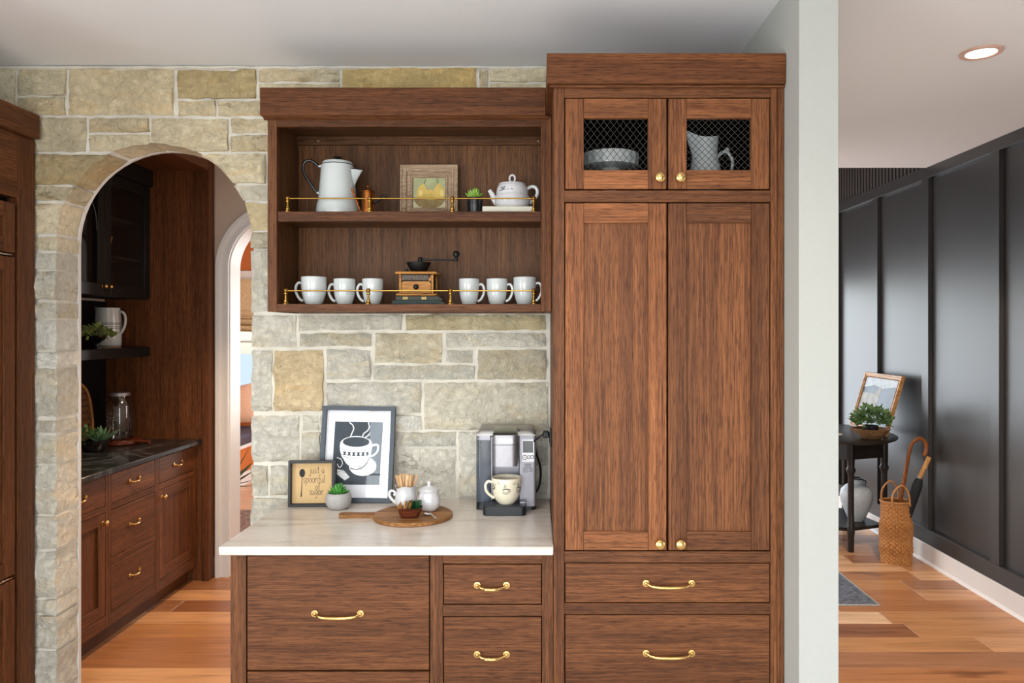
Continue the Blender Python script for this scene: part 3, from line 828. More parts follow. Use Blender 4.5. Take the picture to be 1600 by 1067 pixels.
# ------------------------------------------------------------------ base cabinets and worktop
BXL = TX(360)
CT = .914; CB = .885
xm0, xm1 = TX(672), TX(692)
t = thing('drawer_base_cabinet', 'wide oak base cabinet with two deep drawer panels at arch side', 'cabinet', ((BXL + xm0) / 2, 2.72, 0))
obj('side_panel', MB().box(BXL, BXL + .019, DT + .0205, 3.03, 0, CB, .001), OAK['z'], t)
obj('stile', MB().box(BXL, TX(384.5), DT, DT + .02, 0, CB, .0012), OAK['z'], t)
obj('carcass', MB().box(BXL + .02, xm0 - .001, DT + .04, 3.03, .1, CB - .001), CAVITY, t)
for ya, yb, yh in ((868.5, 1046.5, 958), (1049.5, 1250, 1120)):
    d = obj('drawer_front', MB().box(TX(386.5), TX(670.5), DT - .001, DT + .021, TZ(yb), min(TZ(ya), CB - .003), .0014), OAK['x'], t, tint=(.9, .88, .86))
    pull(d, TX(528), DT - .001, TZ(yh), .172)
t = thing('drawer_base_cabinet', 'narrow oak base cabinet with inset drawers next to the tall cabinet', 'cabinet', ((xm0 + XT) / 2, 2.72, 0))
xr0 = TX(847)
obj('stile', MB().box(xm0, xm1, DT, DT + .02, 0, CB - .0005, .0012), OAK['z'], t)
obj('stile', MB().box(xr0, XT - .0008, DT, DT + .02, 0, CB - .0005, .0012), OAK['z'], t)
for ya, yb in ((865.5, 880.5), (945, 962.5), (1085, 1103)):
    obj('rail', MB().box(xm1 + .0002, xr0 - .0002, DT + .0002, DT + .02, TZ(yb), min(TZ(ya), CB - .0005), .001), OAK['x'], t)
obj('carcass', MB().box(xm0 + .001, XT - .001, DT + .04, 3.03, .1, CB - .001), CAVITY, t)
for ya, yb, yh in ((880.5, 945, 914), (962.5, 1085, 1022), (1103, 1230, 1130)):
    d = obj('drawer_front', MB().box(xm1 + g, xr0 - g, DT + .0005, DT + .021, TZ(yb) + g, TZ(ya) - g, .0014), OAK['x'], t, tint=(.9, .88, .86))
    pull(d, TX(768.5), DT + .0005, TZ(yh), .118)
wt = obj('worktop', MB().box(PX(341, DC), XT - .0008, DC, DW - .004, CB + .0004, CT, .003), QUARTZ)
tag(wt, 'pale polished quartzite worktop of the coffee bar', 'countertop')

# ------------------------------------------------------------------ panelled refrigerator at the left edge
FX = -2.09
t = thing('panelled_refrigerator', 'dark oak panelled built-in refrigerator at the left edge of the stone wall', 'refrigerator', (-2.45, 2.4, 0))
obj('carcass', MB().box(-2.85, FX - .045, 1.75, 3.03, 0, 2.40), CAVITY, t)
def fbox(name, y0, y1, z0, z1, x1=FX, th=.025, m='z', par=None, c=.0015): return obj(name, MB().box(x1 - th, x1, y0, y1, z0, z1, c), OAKP[m], par or t)
ys = 2.935
fbox('stile', ys, 3.035, 0, 2.404, th=.044)
fbox('stile', 1.75, 1.80, 0, 2.404, th=.044)
fbox('top_rail', 1.801, ys - .001, PZ(309, 2.93), 2.404, m='y', th=.044)
for z0, z1, nm in ((PZ(394.5, 2.9), PZ(317, 2.9), 'grille_panel'), (PZ(899, 2.9), PZ(401.5, 2.9), 'door'), (.12, PZ(907, 2.9), 'freezer_drawer')):
    d = fbox(nm, 1.81, ys - .018, z0, z1, x1=FX - .006, th=.014, m='z')
    sw_ = .06
    fbox('frame_stile', ys - .018 - sw_, ys - .018, z0, z1, x1=FX + .002, th=.0075, par=d)
    fbox('frame_rail', 1.81, ys - .0185 - sw_, z1 - min(sw_, (z1 - z0) * .3), z1, x1=FX + .002, th=.0075, m='y', par=d)
    fbox('frame_rail', 1.81, ys - .0185 - sw_, z0, z0 + min(sw_, (z1 - z0) * .3), x1=FX + .002, th=.0075, m='y', par=d)
for z in (PZ(398, 2.9), PZ(903, 2.9)):
    obj('hinge', MB().box(FX - .028, FX + .001, ys - .10, ys - .03, z - .004, z + .004, .002), CHROME, t)
obj('crown', MB().box(FX - .05, FX + .026, 1.72, 3.028, 2.406, 2.505, .003), OAKP['y'], t)

# ------------------------------------------------------------------ pantry cabinetry seen through the arch
PXF = -2.20
t = thing('panelled_pantry_surround', 'dark oak end panel and header framing the pantry niche', 'panel', (-2.45, 4.74, 0))
EP = 4.72
obj('end_panel', MB().box(-2.80 + .001, -2.165, EP, EP + .02, 0, 2.645), OAKP['z'], t)
obj('edge_stile', MB().box(-2.164, -2.122, EP - .015, EP + .07, 0, 2.716, .0015), OAKP['z'], t)
obj('soffit', MB().box(-2.798, -2.165, ABK + .02, EP - .001, 2.645, 2.66), OAKP['y'], t)
obj('fascia', MB().box(-2.164, -2.122, ABK + .02, EP - .016, 2.645, 2.716, .0015), OAKP['y'], t)
def pbox(name, y0, y1, z0, z1, m='z', par=None, x1=PXF, th=.02, c=.0012): return obj(name, MB().box(x1 - th, x1, y0, y1, z0, z1, c), OAKP[m], par)
units = [(3.26, 3.74, 'door', 'oak pantry base cabinet nearest the stone arch, drawer over door', 3.69),
         (3.74, 4.22, 'drawers', 'oak pantry base cabinet with a stack of three drawers', 0),
         (4.22, 4.70, 'door', 'oak pantry base cabinet at the far end, drawer over door', 4.27)]
for (ya, yb, kind, lab, ky) in units:
    t = thing('pantry_base_cabinet', lab, 'cabinet', (-2.5, (ya + yb) / 2, 0), group='pantry base cabinets')
    obj('carcass', MB().box(-2.79, PXF - .04, ya + .001, yb - .001, .1, CB - .002), CAVITY, t)
    obj('toe_kick', MB().box(-2.275, -2.262, ya + .001, yb - .001, 0, .1), OAKP['y'], t)
    a, b = ya + .022, yb - .022
    pbox('stile', ya + .0004, a, .1, CB - .002, par=t); pbox('stile', b, yb - .0004, .1, CB - .002, par=t)
    for z0, z1 in ((.1, .165), (.69, .722), (.876, CB - .002)): pbox('rail', a + .0003, b - .0003, z0, z1, 'y', t, PXF - .0003)
    pf = PXF - .0006
    d = pbox('drawer_front', a + g, b - g, .722 + g, .876 - g, 'y', t, pf)
    pull(d, pf, (a + b) / 2, .805, .12, 'x')
    if kind == 'drawers':
        pbox('rail', a + .0003, b - .0003, .410, .444, 'y', t, PXF - .0003)
        for z0, z1, zh in ((.444, .69, .575), (.165, .410, .30)):
            d = pbox('drawer_front', a + g, b - g, z0 + g, z1 - g, 'y', t, pf)
            pull(d, pf, (a + b) / 2, zh, .12, 'x')
    else:
        z0, z1, y0, y1 = .165 + g, .69 - g, a + g, b - g
        d = pbox('door', y0, y0 + .058, z0, z1, 'z', t, pf)
        pbox('stile', y1 - .058, y1, z0, z1, 'z', d, pf)
        pbox('rail', y0 + .0583, y1 - .0583, z1 - .058, z1, 'y', d, pf - .0003); pbox('rail', y0 + .0583, y1 - .0583, z0, z0 + .058, 'y', d, pf - .0003)
        pbox('panel', y0 + .052, y1 - .052, z0 + .052, z1 - .052, 'z', d, pf - .011, .006)
        knob(d, pf, ky, .642, axis='x', r=.015)
wt = obj('worktop', MB().box(-2.797, -2.165, 3.235, EP - .001, CB, CT, .004), SOAP)
tag(wt, 'black soapstone worktop with pale veins in the pantry', 'countertop')
bs = obj('backsplash', MB().box(-2.7995, -2.79, 3.235, EP - .001, CT + .001, 1.8), BACKSP)
tag(bs, 'black backsplash slab above the dark pantry worktop', 'backsplash')
# black glazed wall cabinet
UXF = -2.505
t = thing('glazed_wall_cabinet', 'black glass-doored wall cabinet hanging in the pantry', 'cabinet', (-2.65, 4.2, 1.815))
z0, z1 = 1.815, 2.538
y0, y1 = 3.25, EP - .002
obj('bottom', MB().box(-2.789, UXF - .021, y0, y1, z0, z0 + .02), BLACKP, t)
obj('top', MB().box(-2.789, UXF - .021, y0, y1, z1 - .02, z1), BLACKP, t)
obj('back', MB().box(-2.789, -2.78, y0, y1, z0 + .02, z1 - .02), BLACKP, t)
obj('end', MB().box(-2.779, UXF - .021, y1 - .02, y1, z0 + .02, z1 - .02), BLACKP, t)
obj('end', MB().box(-2.779, UXF - .021, y0, y0 + .02, z0 + .02, z1 - .02), BLACKP, t)
obj('divider', MB().box(-2.779, UXF - .021, 4.215, 4.235, z0 + .02, z1 - .02), BLACKP, t)
CSH = []
for z in (z0 + .25, z0 + .48):
    obj('shelf', MB().box(-2.779, UXF - .04, 4.2355, y1 - .0205, z - .015, z, .001), BLACKP, t); CSH.append(z)
obj('crown', MB().box(-2.789, UXF + .02, y0, y1, z1 + .001, 2.644, .002), BLACKP, t)
def bbx(name, ya, yb, za, zb, par, x1=UXF, th=.02): return obj(name, MB().box(x1 - th, x1, ya, yb, za, zb, .0015), BLACKP, par)
for (ya, yb, ky) in ((3.74, 4.222, 4.20), (4.226, 4.716, 4.252), (3.255, 3.736, 3.30)):
    d = bbx('door', ya, ya + .062, z0 + .002, z1 - .002, t)
    bbx('stile', yb - .062, yb, z0 + .002, z1 - .002, d)
    bbx('rail', ya + .0623, yb - .0623, z0 + .002, z0 + .07, d); bbx('rail', ya + .0623, yb - .0623, z1 - .07, z1 - .002, d)
    obj('pane', MB().box(UXF - .012, UXF - .009, ya + .062, yb - .062, z0 + .07, z1 - .07), GLASS, d)
    # arched muntin
    if ya > 4.2:
        knob(d, UXF, ky, z0 + .055, r=.013, axis='x')
        continue
    yc, zc, rr = (ya + yb) / 2, z0 + .07 + .30, (yb - ya) / 2 - .064
    obj('arched_muntin', MB().tube([(UXF - .006, yc + rr * math.cos(a), zc + rr * 1.3 * math.sin(a)) for a in [math.pi * i / 18 for i in range(19)]], .005, 6), BLACKP, d)
    knob(d, UXF, ky, z0 + .055, r=.013, axis='x')
t2 = obj('floating_shelf', MB().box(-2.789, UXF, 3.25, EP - .002, 1.449, 1.508, .002), BLACKP)
tag(t2, 'thick black floating shelf under the pantry wall cabinet', 'shelf')

# ------------------------------------------------------------------ small things: builders
def circ(n, r, cx=0, cz=0, sx=1, sz=1, a0=0, a1=2 * math.pi, end=False):
    m = n if not end else n + 1
    return [(cx + r * sx * math.cos(a0 + (a1 - a0) * i / n), cz + r * sz * math.sin(a0 + (a1 - a0) * i / n)) for i in range(m)]
def leaf_mesh(name, m, w=.32, th=.16, tip=1.0, belly=.45):
    """fleshy pointed leaf along +z, one unit long"""
    mb = MB()
    rows = [(0, .45), (.2, .8), (belly, 1.0), (.72, .72), (.9, .3)]
    vs_ = []
    for z, k in rows:
        for a, b in ((-1, 0), (-.5, -.8), (.5, -.8), (1, 0), (.5, .5), (-.5, .5)):
            vs_.append((a * w * k / 2, b * th * k + .10 * z * z, z))
    fs_ = [tuple(range(6))]
    for r in range(len(rows) - 1):
        for k in range(6): fs_.append((r * 6 + k, r * 6 + (k + 1) % 6, r * 6 + 6 + (k + 1) % 6, r * 6 + 6 + k))
    vs_.append((0, .10, tip)); q = len(vs_) - 1; b = (len(rows) - 1) * 6
    for k in range(6): fs_.append((b + k, b + (k + 1) % 6, q))
    mb.add(vs_, fs_)
    me = mesh_from(mb, name, True, 60); me.materials.append(m)
    return me
LM_G = leaf_mesh('leaf_green', LEAFG, .36, .13); LM_Y = leaf_mesh('leaf_lime', LEAFY, .34, .16); LM_S = leaf_mesh('leaf_sage', LEAFS, .26, .08)
def rosette(parent, c, rings, me, seed=1):
    """leaves in rings: (count, tilt from upright in degrees, length)"""
    r = random.Random(seed)
    for n, tilt, L in rings:
        o = r.uniform(0, 6)
        for k in range(n):
            a = o + 2 * math.pi * k / n + r.uniform(-.15, .15)
            tl = math.radians(tilt + r.uniform(-6, 6)); l = L * r.uniform(.88, 1.1)
            # lean outwards: rotate about x then spin about z
            M = Matrix.Rotation(a, 3, 'Z') @ Matrix.Rotation(tl, 3, 'X')
            inst('leaf', me, parent, c, M.to_euler(), (l, l, l))
def foliage(parent, c, rx, rz, n, size, m, seed=1, up=.35, name='foliage'):
    """a crown of many small leaves as one part"""
    r = random.Random(seed); mb = MB()
    for k in range(n):
        th, ph = r.uniform(0, 2 * math.pi), math.acos(r.uniform(-up, 1))
        q = r.uniform(.45, 1) 
        p = Vector((rx * q * math.sin(ph) * math.cos(th), rx * q * math.sin(ph) * math.sin(th), rz * q * math.cos(ph)))
        d = (p.normalized() + Vector((r.uniform(-.5, .5), r.uniform(-.5, .5), r.uniform(-.3, .7)))).normalized()
        s_ = d.cross(Vector((r.uniform(-1, 1), r.uniform(-1, 1), .4))).normalized(); nn = d.cross(s_)
        L = size * r.uniform(.7, 1.2); W = L * .36
        b = Vector(c) + p
        v = [b, b + d * L * .45 + s_ * W, b + d * L, b + d * L * .45 - s_ * W, b + d * L * .45 + nn * L * .08]
        mb.add(v, [(0, 1, 4), (1, 2, 4), (2, 3, 4), (3, 0, 4)])
        if k % 4 == 0: mb.tube([Vector(c) - Vector((0, 0, rz * .3)), Vector(c) + p * .5, b], size * .03, 3)
    o = obj(name, mb, m, parent, fix=False, smooth=False); o['kind'] = 'stuff'
    return o
def frame_bars(w, h, bar, d, steps):
    """mitred frame as one mesh: steps = list of (inset from outer edge, front y)"""
    mb = MB()
    prof = [(0, d)] + steps + [(bar, d)]
    cs = []
    for ins, y in prof:
        cs.append([(-w / 2 + ins, y, ins), (w / 2 - ins, y, ins), (w / 2 - ins, y, h - ins), (-w / 2 + ins, y, h - ins)])
    vs_ = [p for c in cs for p in c]
    fs_ = []
    for i in range(len(cs)):
        j = (i + 1) % len(cs)
        for k in range(4): fs_.append((i * 4 + k, i * 4 + (k + 1) % 4, j * 4 + (k + 1) % 4, j * 4 + k))
    return mb.add(vs_, fs_)
def ribbon(mb, pts, w, y):
    """flat painted stroke in the x-z plane"""
    P_ = [Vector((p[0], 0, p[1])) for p in pts]
    L = []; Rr = []
    for i, p in enumerate(P_):
        a = P_[max(0, i - 1)]; b = P_[min(len(P_) - 1, i + 1)]
        t_ = (b - a).normalized(); n_ = Vector((-t_.z, 0, t_.x))
        ww = w[i] if isinstance(w, (list, tuple)) else w
        L.append((p.x + n_.x * ww / 2, y, p.z + n_.z * ww / 2)); Rr.append((p.x - n_.x * ww / 2, y, p.z - n_.z * ww / 2))
    n = len(P_)
    mb.add(L + Rr, [(i, i + 1, n + i + 1, n + i) for i in range(n - 1)])
def disc(mb, pts, y): mb.poly([(p[0], y, p[1]) for p in pts])
def curve(pts, n=8):
    """Catmull-Rom through 2-D or 3-D points"""
    P_ = [Vector(p) for p in pts]; out = []
    for i in range(len(P_) - 1):
        a = P_[max(0, i - 1)]; b = P_[i]; c = P_[i + 1]; d = P_[min(len(P_) - 1, i + 2)]
        for k in range(n):
            t_ = k / n
            out.append(.5 * ((2 * b) + (c - a) * t_ + (2 * a - 5 * b + 4 * c - d) * t_ * t_ + (3 * b - a - 3 * c + d) * t_ ** 3))
    out.append(P_[-1])
    return [tuple(p) for p in out]

# ------------------------------------------------------------------ mugs on the lower shelf
def mug(loc, h, r, side, label):
    t = thing('coffee_mug', label, 'mug', loc, group='white mugs on the lower shelf', local=True)
    k = h / .10
    obj('cup', MB().lathe([(0, .001), (r * .60, .0), (r * .66, .003 * k), (r * .80, .018 * k), (r * .93, .042 * k), (r * .99, .07 * k), (r, .098 * k), (r * .985, .1 * k), (r * .955, .098 * k), (r * .94, .07 * k), (r * .86, .03 * k), (r * .6, .010 * k), (0, .008 * k)], 32), CERAM, t)
    pts = curve([(side * r * .93, 0, .077 * k), (side * r * 1.22, 0, .080 * k), (side * r * 1.44, 0, .066 * k), (side * r * 1.42, 0, .044 * k), (side * r * 1.15, 0, .022 * k), (side * r * .84, 0, .014 * k)], 5)
    obj('handle', MB().tube(pts, .0052, 8, flat=1.0), CERAM, t)
MZ = SZ1 + .0005
for x0, x1, yt, sd, D, lab in [(471, 510, 433, -1, 2.84, 'largest white mug, at the left end of the lower shelf'), (521.5, 555.5, 436, -1, 2.86, 'white mug second from the left on the lower shelf'),
                               (566, 599, 436, -1, 2.86, 'white mug behind a brass post left of the coffee grinder'), (717, 749, 436, 1, 2.86, 'white mug nearest the grinder on its right, handle turned right'),
                               (760, 793, 436, 1, 2.86, 'white mug in the middle of the right-hand three'), (802, 838, 433.5, 1, 2.86, 'white mug at the right end of the lower shelf, handle half hidden')]:
    mug((PX((x0 + x1) / 2, D), D, MZ), PZ(yt, D) - MZ, (x1 - x0) / 2 * D / F, sd, lab)

# ------------------------------------------------------------------ coffee grinder on two old books
def book(loc, w, d, h, m, label, foil=False, rz=0):
    t = thing('book', label, 'book', loc, (0, 0, rz), local=True)
    c = MB().box(-w / 2, w / 2, -d / 2, d / 2, 0, .0022, .0006).box(-w / 2, w / 2, -d / 2, d / 2, h - .0022, h, .0006).box(-w / 2, w / 2, -d / 2, -d / 2 + .003, .0022, h - .0022)
    obj('cover', c, m, t)
    obj('pages', MB().box(-w / 2 + .003, w / 2 - .003, -d / 2 + .0032, d / 2 - .002, .0024, h - .0024), PAPER, t)
    if foil:
        mb = MB()
        for x in (-.33, -.29, -.25, .10, .14, .18):
            mb.box(w * x, w * x + w * .028, -d / 2 - .0005, -d / 2, h * .2, h * .8)
        obj('gilt_lettering', mb, GOLDI, t)
gx, gy = PX(653, 2.85), 2.87
book((PX(650.5, 2.80), 2.875, MZ), PX(689, 2.80) - PX(612, 2.80), .14, .0165, BOOKG, 'dark green cloth book at the bottom under the coffee grinder')
book((PX(651, 2.80), 2.878, MZ + .017), PX(685, 2.80) - PX(617, 2.80), .13, .0165, BOOKB, 'olive-black book with gilt spine lettering under the coffee grinder', True)
t = thing('coffee_grinder', 'antique honey-pine hand coffee grinder with black iron bowl and crank', 'coffee grinder', (gx, gy, MZ + .034), local=True)
obj('base_board', MB().box(-.078, .078, -.068, .068, 0, .009, .003), PINE, t)
for sx in (-1, 1):
    for sy in (-1, 1): obj('corner_post', MB().box(sx * .062 - .004, sx * .062 + .004, sy * .055 - .004, sy * .055 + .004, .0092, .083, .001), PINE, t)
obj('box', MB().box(-.0575, .0575, -.054, .057, .0092, .083, .001), plain('black_cavity', '#241a12', .8), t)
dr = obj('drawer_front', MB().prism([(-.056, .012), (.056, .012), (.056, .049), (.050, .056), (-.050, .056), (-.056, .049)], 'y', -.060, -.0545), PINE, t)
obj('drawer_knob', MB().ball((0, -.066, .034), .0105), BLACKM, dr)
obj('name_plate', MB().box(-.056, .048, -.0585, -.0545, .060, .081, .001), plain('speckled_plate', '#4c433b', .5, .4, noise_amt=.5, nscale=160), t)
obj('plate_pin', MB().ball((-.006, -.0590, .070), .0028), BRASS, t)
obj('corner_bracket', MB().prism([(.048, .0585), (.057, .0585), (.057, .080), (.0485, .066)], 'y', -.0592, -.0545), PINE, t)
obj('top_board', MB().box(-.080, .080, -.070, .070, .0835, .0935, .003), PINE, t)
obj('bowl', MB().lathe([(0, .094), (.026, .094), (.030, .098), (.042, .118), (.047, .130), (.0485, .1335), (.045, .1335), (.040, .122), (.026, .104), (0, .102)], 32), BLACKM, t)
obj('side_screw', MB().lathe([(0, .0936), (.010, .0936), (.010, .097), (.004, .100), (.005, .104), (0, .106)], 14, (-.038, -.052, 0)), BLACKM, t)
cr = obj('crank_hub', MB().lathe([(0, .103), (.005, .103), (.005, .130), (.0085, .132), (.009, .150), (.006, .154), (0, .154)], 16, (.006, 0, 0)), BLACKM, t)
obj('crank_arm', MB().tube([(.006, 0, .148), (.03, -.002, .145), (.09, -.006, .142), (.140, -.010, .1415), (.150, -.010, .142)], [.005, .0042, .004, .0038, .006], 8), BLACKM, cr)
obj('crank_knob', MB().lathe([(0, .138), (.008, .138), (.0085, .146), (.005, .149), (.006, .153), (.012, .159), (.0138, .166), (.011, .174), (.005, .178), (0, .1785)], 18, (.148, -.010, 0)), BLACKM, cr)

# ------------------------------------------------------------------ upper shelf
UZ2 = SZ2 + .0005
D = 2.88
t = thing('enamel_coffee_pot', 'tall white enamel coffee pot with black handle and lid knob', 'coffee pot', (PX(527.5, D), D, UZ2), local=True)
k = D / F
hb = PZ(259, D) - UZ2
obj('body', MB().lathe([(0, .0), (.084, 0), (.0855, .003), (.0795, .045), (.0785, .052), (.0765, .056), (.0735, .075), (.0630, hb - .006), (.0622, hb), (.059, hb), (.0600, hb - .01), (.075, .05), (.08, .008), (0, .006)], 44), ENAMEL, t)
obj('rim', MB().tube([(.0628 * math.cos(a), .0628 * math.sin(a), hb + .0005) for a in [2 * math.pi * i / 36 for i in range(36)]], .0016, 6, True), BLKEN, t)
lid = obj('lid', MB().lathe([(.0605, hb + .0015), (.0605, hb + .006), (.056, hb + .013), (.035, hb + .0185), (.010, hb + .021), (0, hb + .021)], 36), ENAMEL, t)
obj('lid_knob', MB().lathe([(0, hb + .021), (.007, hb + .021), (.006, hb + .026), (.0165, hb + .030), (.018, hb + .033), (.012, hb + .036), (0, hb + .0365)], 20), BLKEN, lid)
obj('handle', MB().tube(curve([(-.070, -.012, hb - .004), (-.098, -.016, hb + .016), (-.120, -.018, hb + .013), (-.130, -.018, hb - .010), (-.119, -.017, hb - .048), (-.095, -.014, hb - .085), (-.078, -.012, hb - .108)], 6), .0058, 10), BLKEN, t)
obj('handle_socket', MB().tube([(-.056, -.010, hb - .004), (-.074, -.0125, hb - .004)], .0045, 8).tube([(-.066, -.010, hb - .112), (-.080, -.012, hb - .106)], .0045, 8), ENAMEL, t)
sp = MB()
def spout(u, v):
    # V-shaped pouring lip on the right of the pot
    zt = hb - .018; zb = hb - .092
    z = zb + (zt - zb) * v
    reach = .064 + .003 * (1 - v) + .038 * (v ** 1.3)
    a = (u - .5) * 2
    base = .0655 + (zt - z) * .055
    x = base * .92 + (reach - base * .92) * (1 - abs(a) ** 1.3)
    return (x, a * .024 * (.25 + .75 * v) - .008, z)
sp.grid(spout, 12, 10)
obj('spout', sp, ENAMEL, t, ang=80, fix=False)
obj('spout_edge', MB().tube([(spout(i / 12, 1)) for i in range(13)], .0013, 5), BLKEN, t)

t = thing('copper_coffee_pot', 'small lidded copper pot with dark side handle on upper shelf', 'coffee pot', (PX(575, 2.86), 2.86, UZ2), local=True)
hc = PZ(301, 2.86) - UZ2
obj('body', MB().lathe([(0, 0), (.024, 0), (.0262, .004), (.0245, .03), (.0235, hc * .75), (.0235, hc), (.0265, hc + .001), (.0265, hc + .003), (.021, hc + .003), (.021, hc - .01), (0, hc - .02)], 28), COPPER, t)
l = obj('lid', MB().lathe([(.0262, hc + .0032), (.0262, hc + .0045), (.020, hc + .008), (.012, hc + .0125), (.004, hc + .014), (0, hc + .014)], 28), COPPER, t)
obj('finial', MB().lathe([(0, hc + .0135), (.003, hc + .0135), (.0025, hc + .018), (.0055, hc + .0215), (.005, hc + .026), (.0015, hc + .029), (0, hc + .030)], 14), COPPER, l)
obj('handle', MB().tube([(.022, -.004, PZ(318, 2.86) - UZ2), (.034, -.006, PZ(315.5, 2.86) - UZ2), (.060, -.010, PZ(309, 2.86) - UZ2), (.076, -.012, PZ(305.5, 2.86) - UZ2)], [.0035, .005, .0065, .004], 10), BLACKM, t)
mb = MB(); A = Vector((PX(549.5, 2.81), 2.812, PZ(294, 2.81))); B = Vector((PX(565, 2.81), 2.80, UZ2 + .004))
for ph in (0, math.pi):
    mb.tube([tuple(A.lerp(B, i / 40) + Vector((.0024 * math.cos(i * .9 + ph), .0024 * math.sin(i * .9 + ph), 0))) for i in range(41)], .0026, 6)
s_ = obj('copper_stirrer', mb, COPPER); tag(s_, 'twisted copper stirrer leaning against the white enamel coffee pot', 'stirrer')

# pear still life
Dp = 2.955
pw, ph_ = (715 - 624) * Dp / F, PZ(256, Dp) - UZ2
t = thing('framed_painting', 'small pear still life in a worn painted wooden frame', 'painting', (PX(669.5, Dp), Dp, UZ2 + .0013), (-.05, 0, 0), local=True)
obj('frame', frame_bars(pw, ph_, .053, .022, [(0, .004), (.002, 0), (.008, 0), (.010, .004), (.016, .005), (.018, .002), (.024, .003), (.030, .010), (.040, .011), (.043, .007), (.049, .009), (.053, .015)]), PAINTF, t, ang=20)
def prange(pts): return [((x - 669.5) * Dp / F, (PZ(y, Dp) - UZ2)) for x, y in pts]
cv = obj('canvas', MB().box(-pw / 2 + .051, pw / 2 - .051, .016, .021, .049, ph_ - .051), plain('sage_canvas', '#a9ab80', .8, noise_amt=.22, nscale=22), t)
mb = MB(); disc(mb, prange([(643.5, 314), (697, 314), (697, 329), (643.5, 329)]), .0156); obj('painted_table', mb, plain('cream_paint', '#cfc7a2', .8, noise_amt=.1), cv, smooth=False)
PEAR = plain('pear_yellow', '#d3b35c', .7, noise_amt=.18, nscale=30)
mb = MB()
for x, y, s_ in ((659, 298, -1), (685, 297, 1)):
    disc(mb, prange(curve([(x + s_ * -1, y - 13), (x + 4, y - 8), (x + 9, y + 2), (x + 7, y + 10), (x, y + 12), (x - 8, y + 9), (x - 9.5, y + 1), (x - 5, y - 8), (x + s_ * -1, y - 13)], 4)[:-1]), .0153 - .0001 * s_)
disc(mb, prange(circ(16, 7, 674, 307)), .0150); disc(mb, prange(circ(14, 4.5, 671, 299)), .0149)
obj('painted_pears', mb, PEAR, cv, smooth=False)
mb = MB()
for x, y in ((656, 300), (689, 300)): disc(mb, prange(circ(14, 4.2, x, y, .7, 1.2)), .0147)
o_ = obj('pear_highlights', mb, plain('pear_light', '#e3cd86', .7, noise_amt=.1), cv, smooth=False); o_['kind'] = 'stuff'
mb = MB(); disc(mb, prange([(645, 307)] + [(670 - 25 * math.cos(math.pi * i / 14), 308 + 17 * math.sin(math.pi * i / 14)) for i in range(15)] + [(695, 307), (684, 310), (670, 311.5), (656, 310)]), .0146)
obj('painted_basket', mb, plain('basket_paint', '#8a744a', .8, noise_amt=.35, nscale=60), cv, smooth=False)
mb = MB()
for p in ([(661, 286), (663, 281), (665, 279)], [(683, 285), (682.5, 281), (681, 278)]): ribbon(mb, prange(p), .0022, .0144)
obj('painted_stems', mb, INK, cv, smooth=False)

t = thing('potted_succulent', 'lime green succulent in small black pot on upper shelf', 'plant', (PX(741.5, 2.87), 2.87, UZ2), local=True)
hp = PZ(309.5, 2.87) - UZ2
obj('pot', MB().lathe([(0, 0), (.028, 0), (.029, .003), (.0315, hp), (.029, hp), (.028, hp - .006), (0, hp - .006)], 28), BLKPL, t)
obj('soil', MB().lathe([(.0278, hp - .0055), (0, hp - .003)], 20), SOIL, t, fix=False)
rosette(t, (0, 0, hp - .006), [(9, 58, .044), (8, 34, .046), (5, 12, .046)], LM_Y, 4)

book((PX(794, 2.83), 2.865, UZ2), PX(833, 2.83) - PX(755, 2.83), .15, .028, PAPER, 'thin cream book lying under the white teapot')
t = thing('teapot', 'round white teapot with ring knob and little bird sketch', 'teapot', (PX(800.5, 2.87), 2.87, UZ2 + .0285), local=True)
t.scale = (1.15, 1.15, 1.13)
k = 2.87 / F
def lattice(th, z): return 1 + (.018 * math.sin(th * 16 + z * 260) * math.sin(th * 16 - z * 260) if .008 < z < .043 else 0)
obj('body', MB().lathe([(0, .0), (.042, 0), (.046, .003), (.055, .010), (.061, .020), (.063, .030), (.061, .041), (.0575, .047), (.056, .049), (.0555, .056), (.0535, .070), (.050, .081), (.047, .0845), (0, .0845)], 72, wob=lattice), PORC, t)
l = obj('lid', MB().lathe([(.0475, .0848), (.047, .088), (.036, .092), (.015, .0945), (0, .095)], 36), PORC, t)
obj('lid_ring', MB().tube([(.0095 * math.cos(a), 0, .1075 + .0125 * math.sin(a)) for a in [2 * math.pi * i / 24 for i in range(24)]], .0035, 8, True), PORC, l)
obj('spout', MB().tube(curve([(-.050, -.004, .022), (-.062, -.006, .036), (-.069, -.007, .052), (-.078, -.008, .066)], 5), [.013] * 4 + [.011] * 4 + [.009] * 4 + [.0072] * 4, 12), PORC, t)
obj('handle', MB().tube(curve([(.050, 0, .072), (.066, 0, .080), (.080, 0, .076), (.086, 0, .060), (.078, 0, .040), (.058, 0, .020)], 5), .0062, 10), PORC, t)
mb = MB()
def onpot(x, z):
    R = .0555 + max(0, (.05 - z)) * .1
    return (x, -math.sqrt(max(1e-6, R * R - x * x)) - .0012, z)
for p in ([(-.040, .058), (-.030, .061), (-.020, .060)], [(-.034, .066), (-.030, .070), (-.026, .066), (-.030, .062), (-.034, .066)], [(-.038, .070), (-.034, .068)], [(-.022, .072), (-.026, .067)], [(-.016, .061), (-.010, .062)], [(-.004, .061), (.004, .062)]):
    mb.tube([onpot(*q) for q in curve(p, 4)], .0009, 4)
obj('bird_sketch', mb, INK, t)

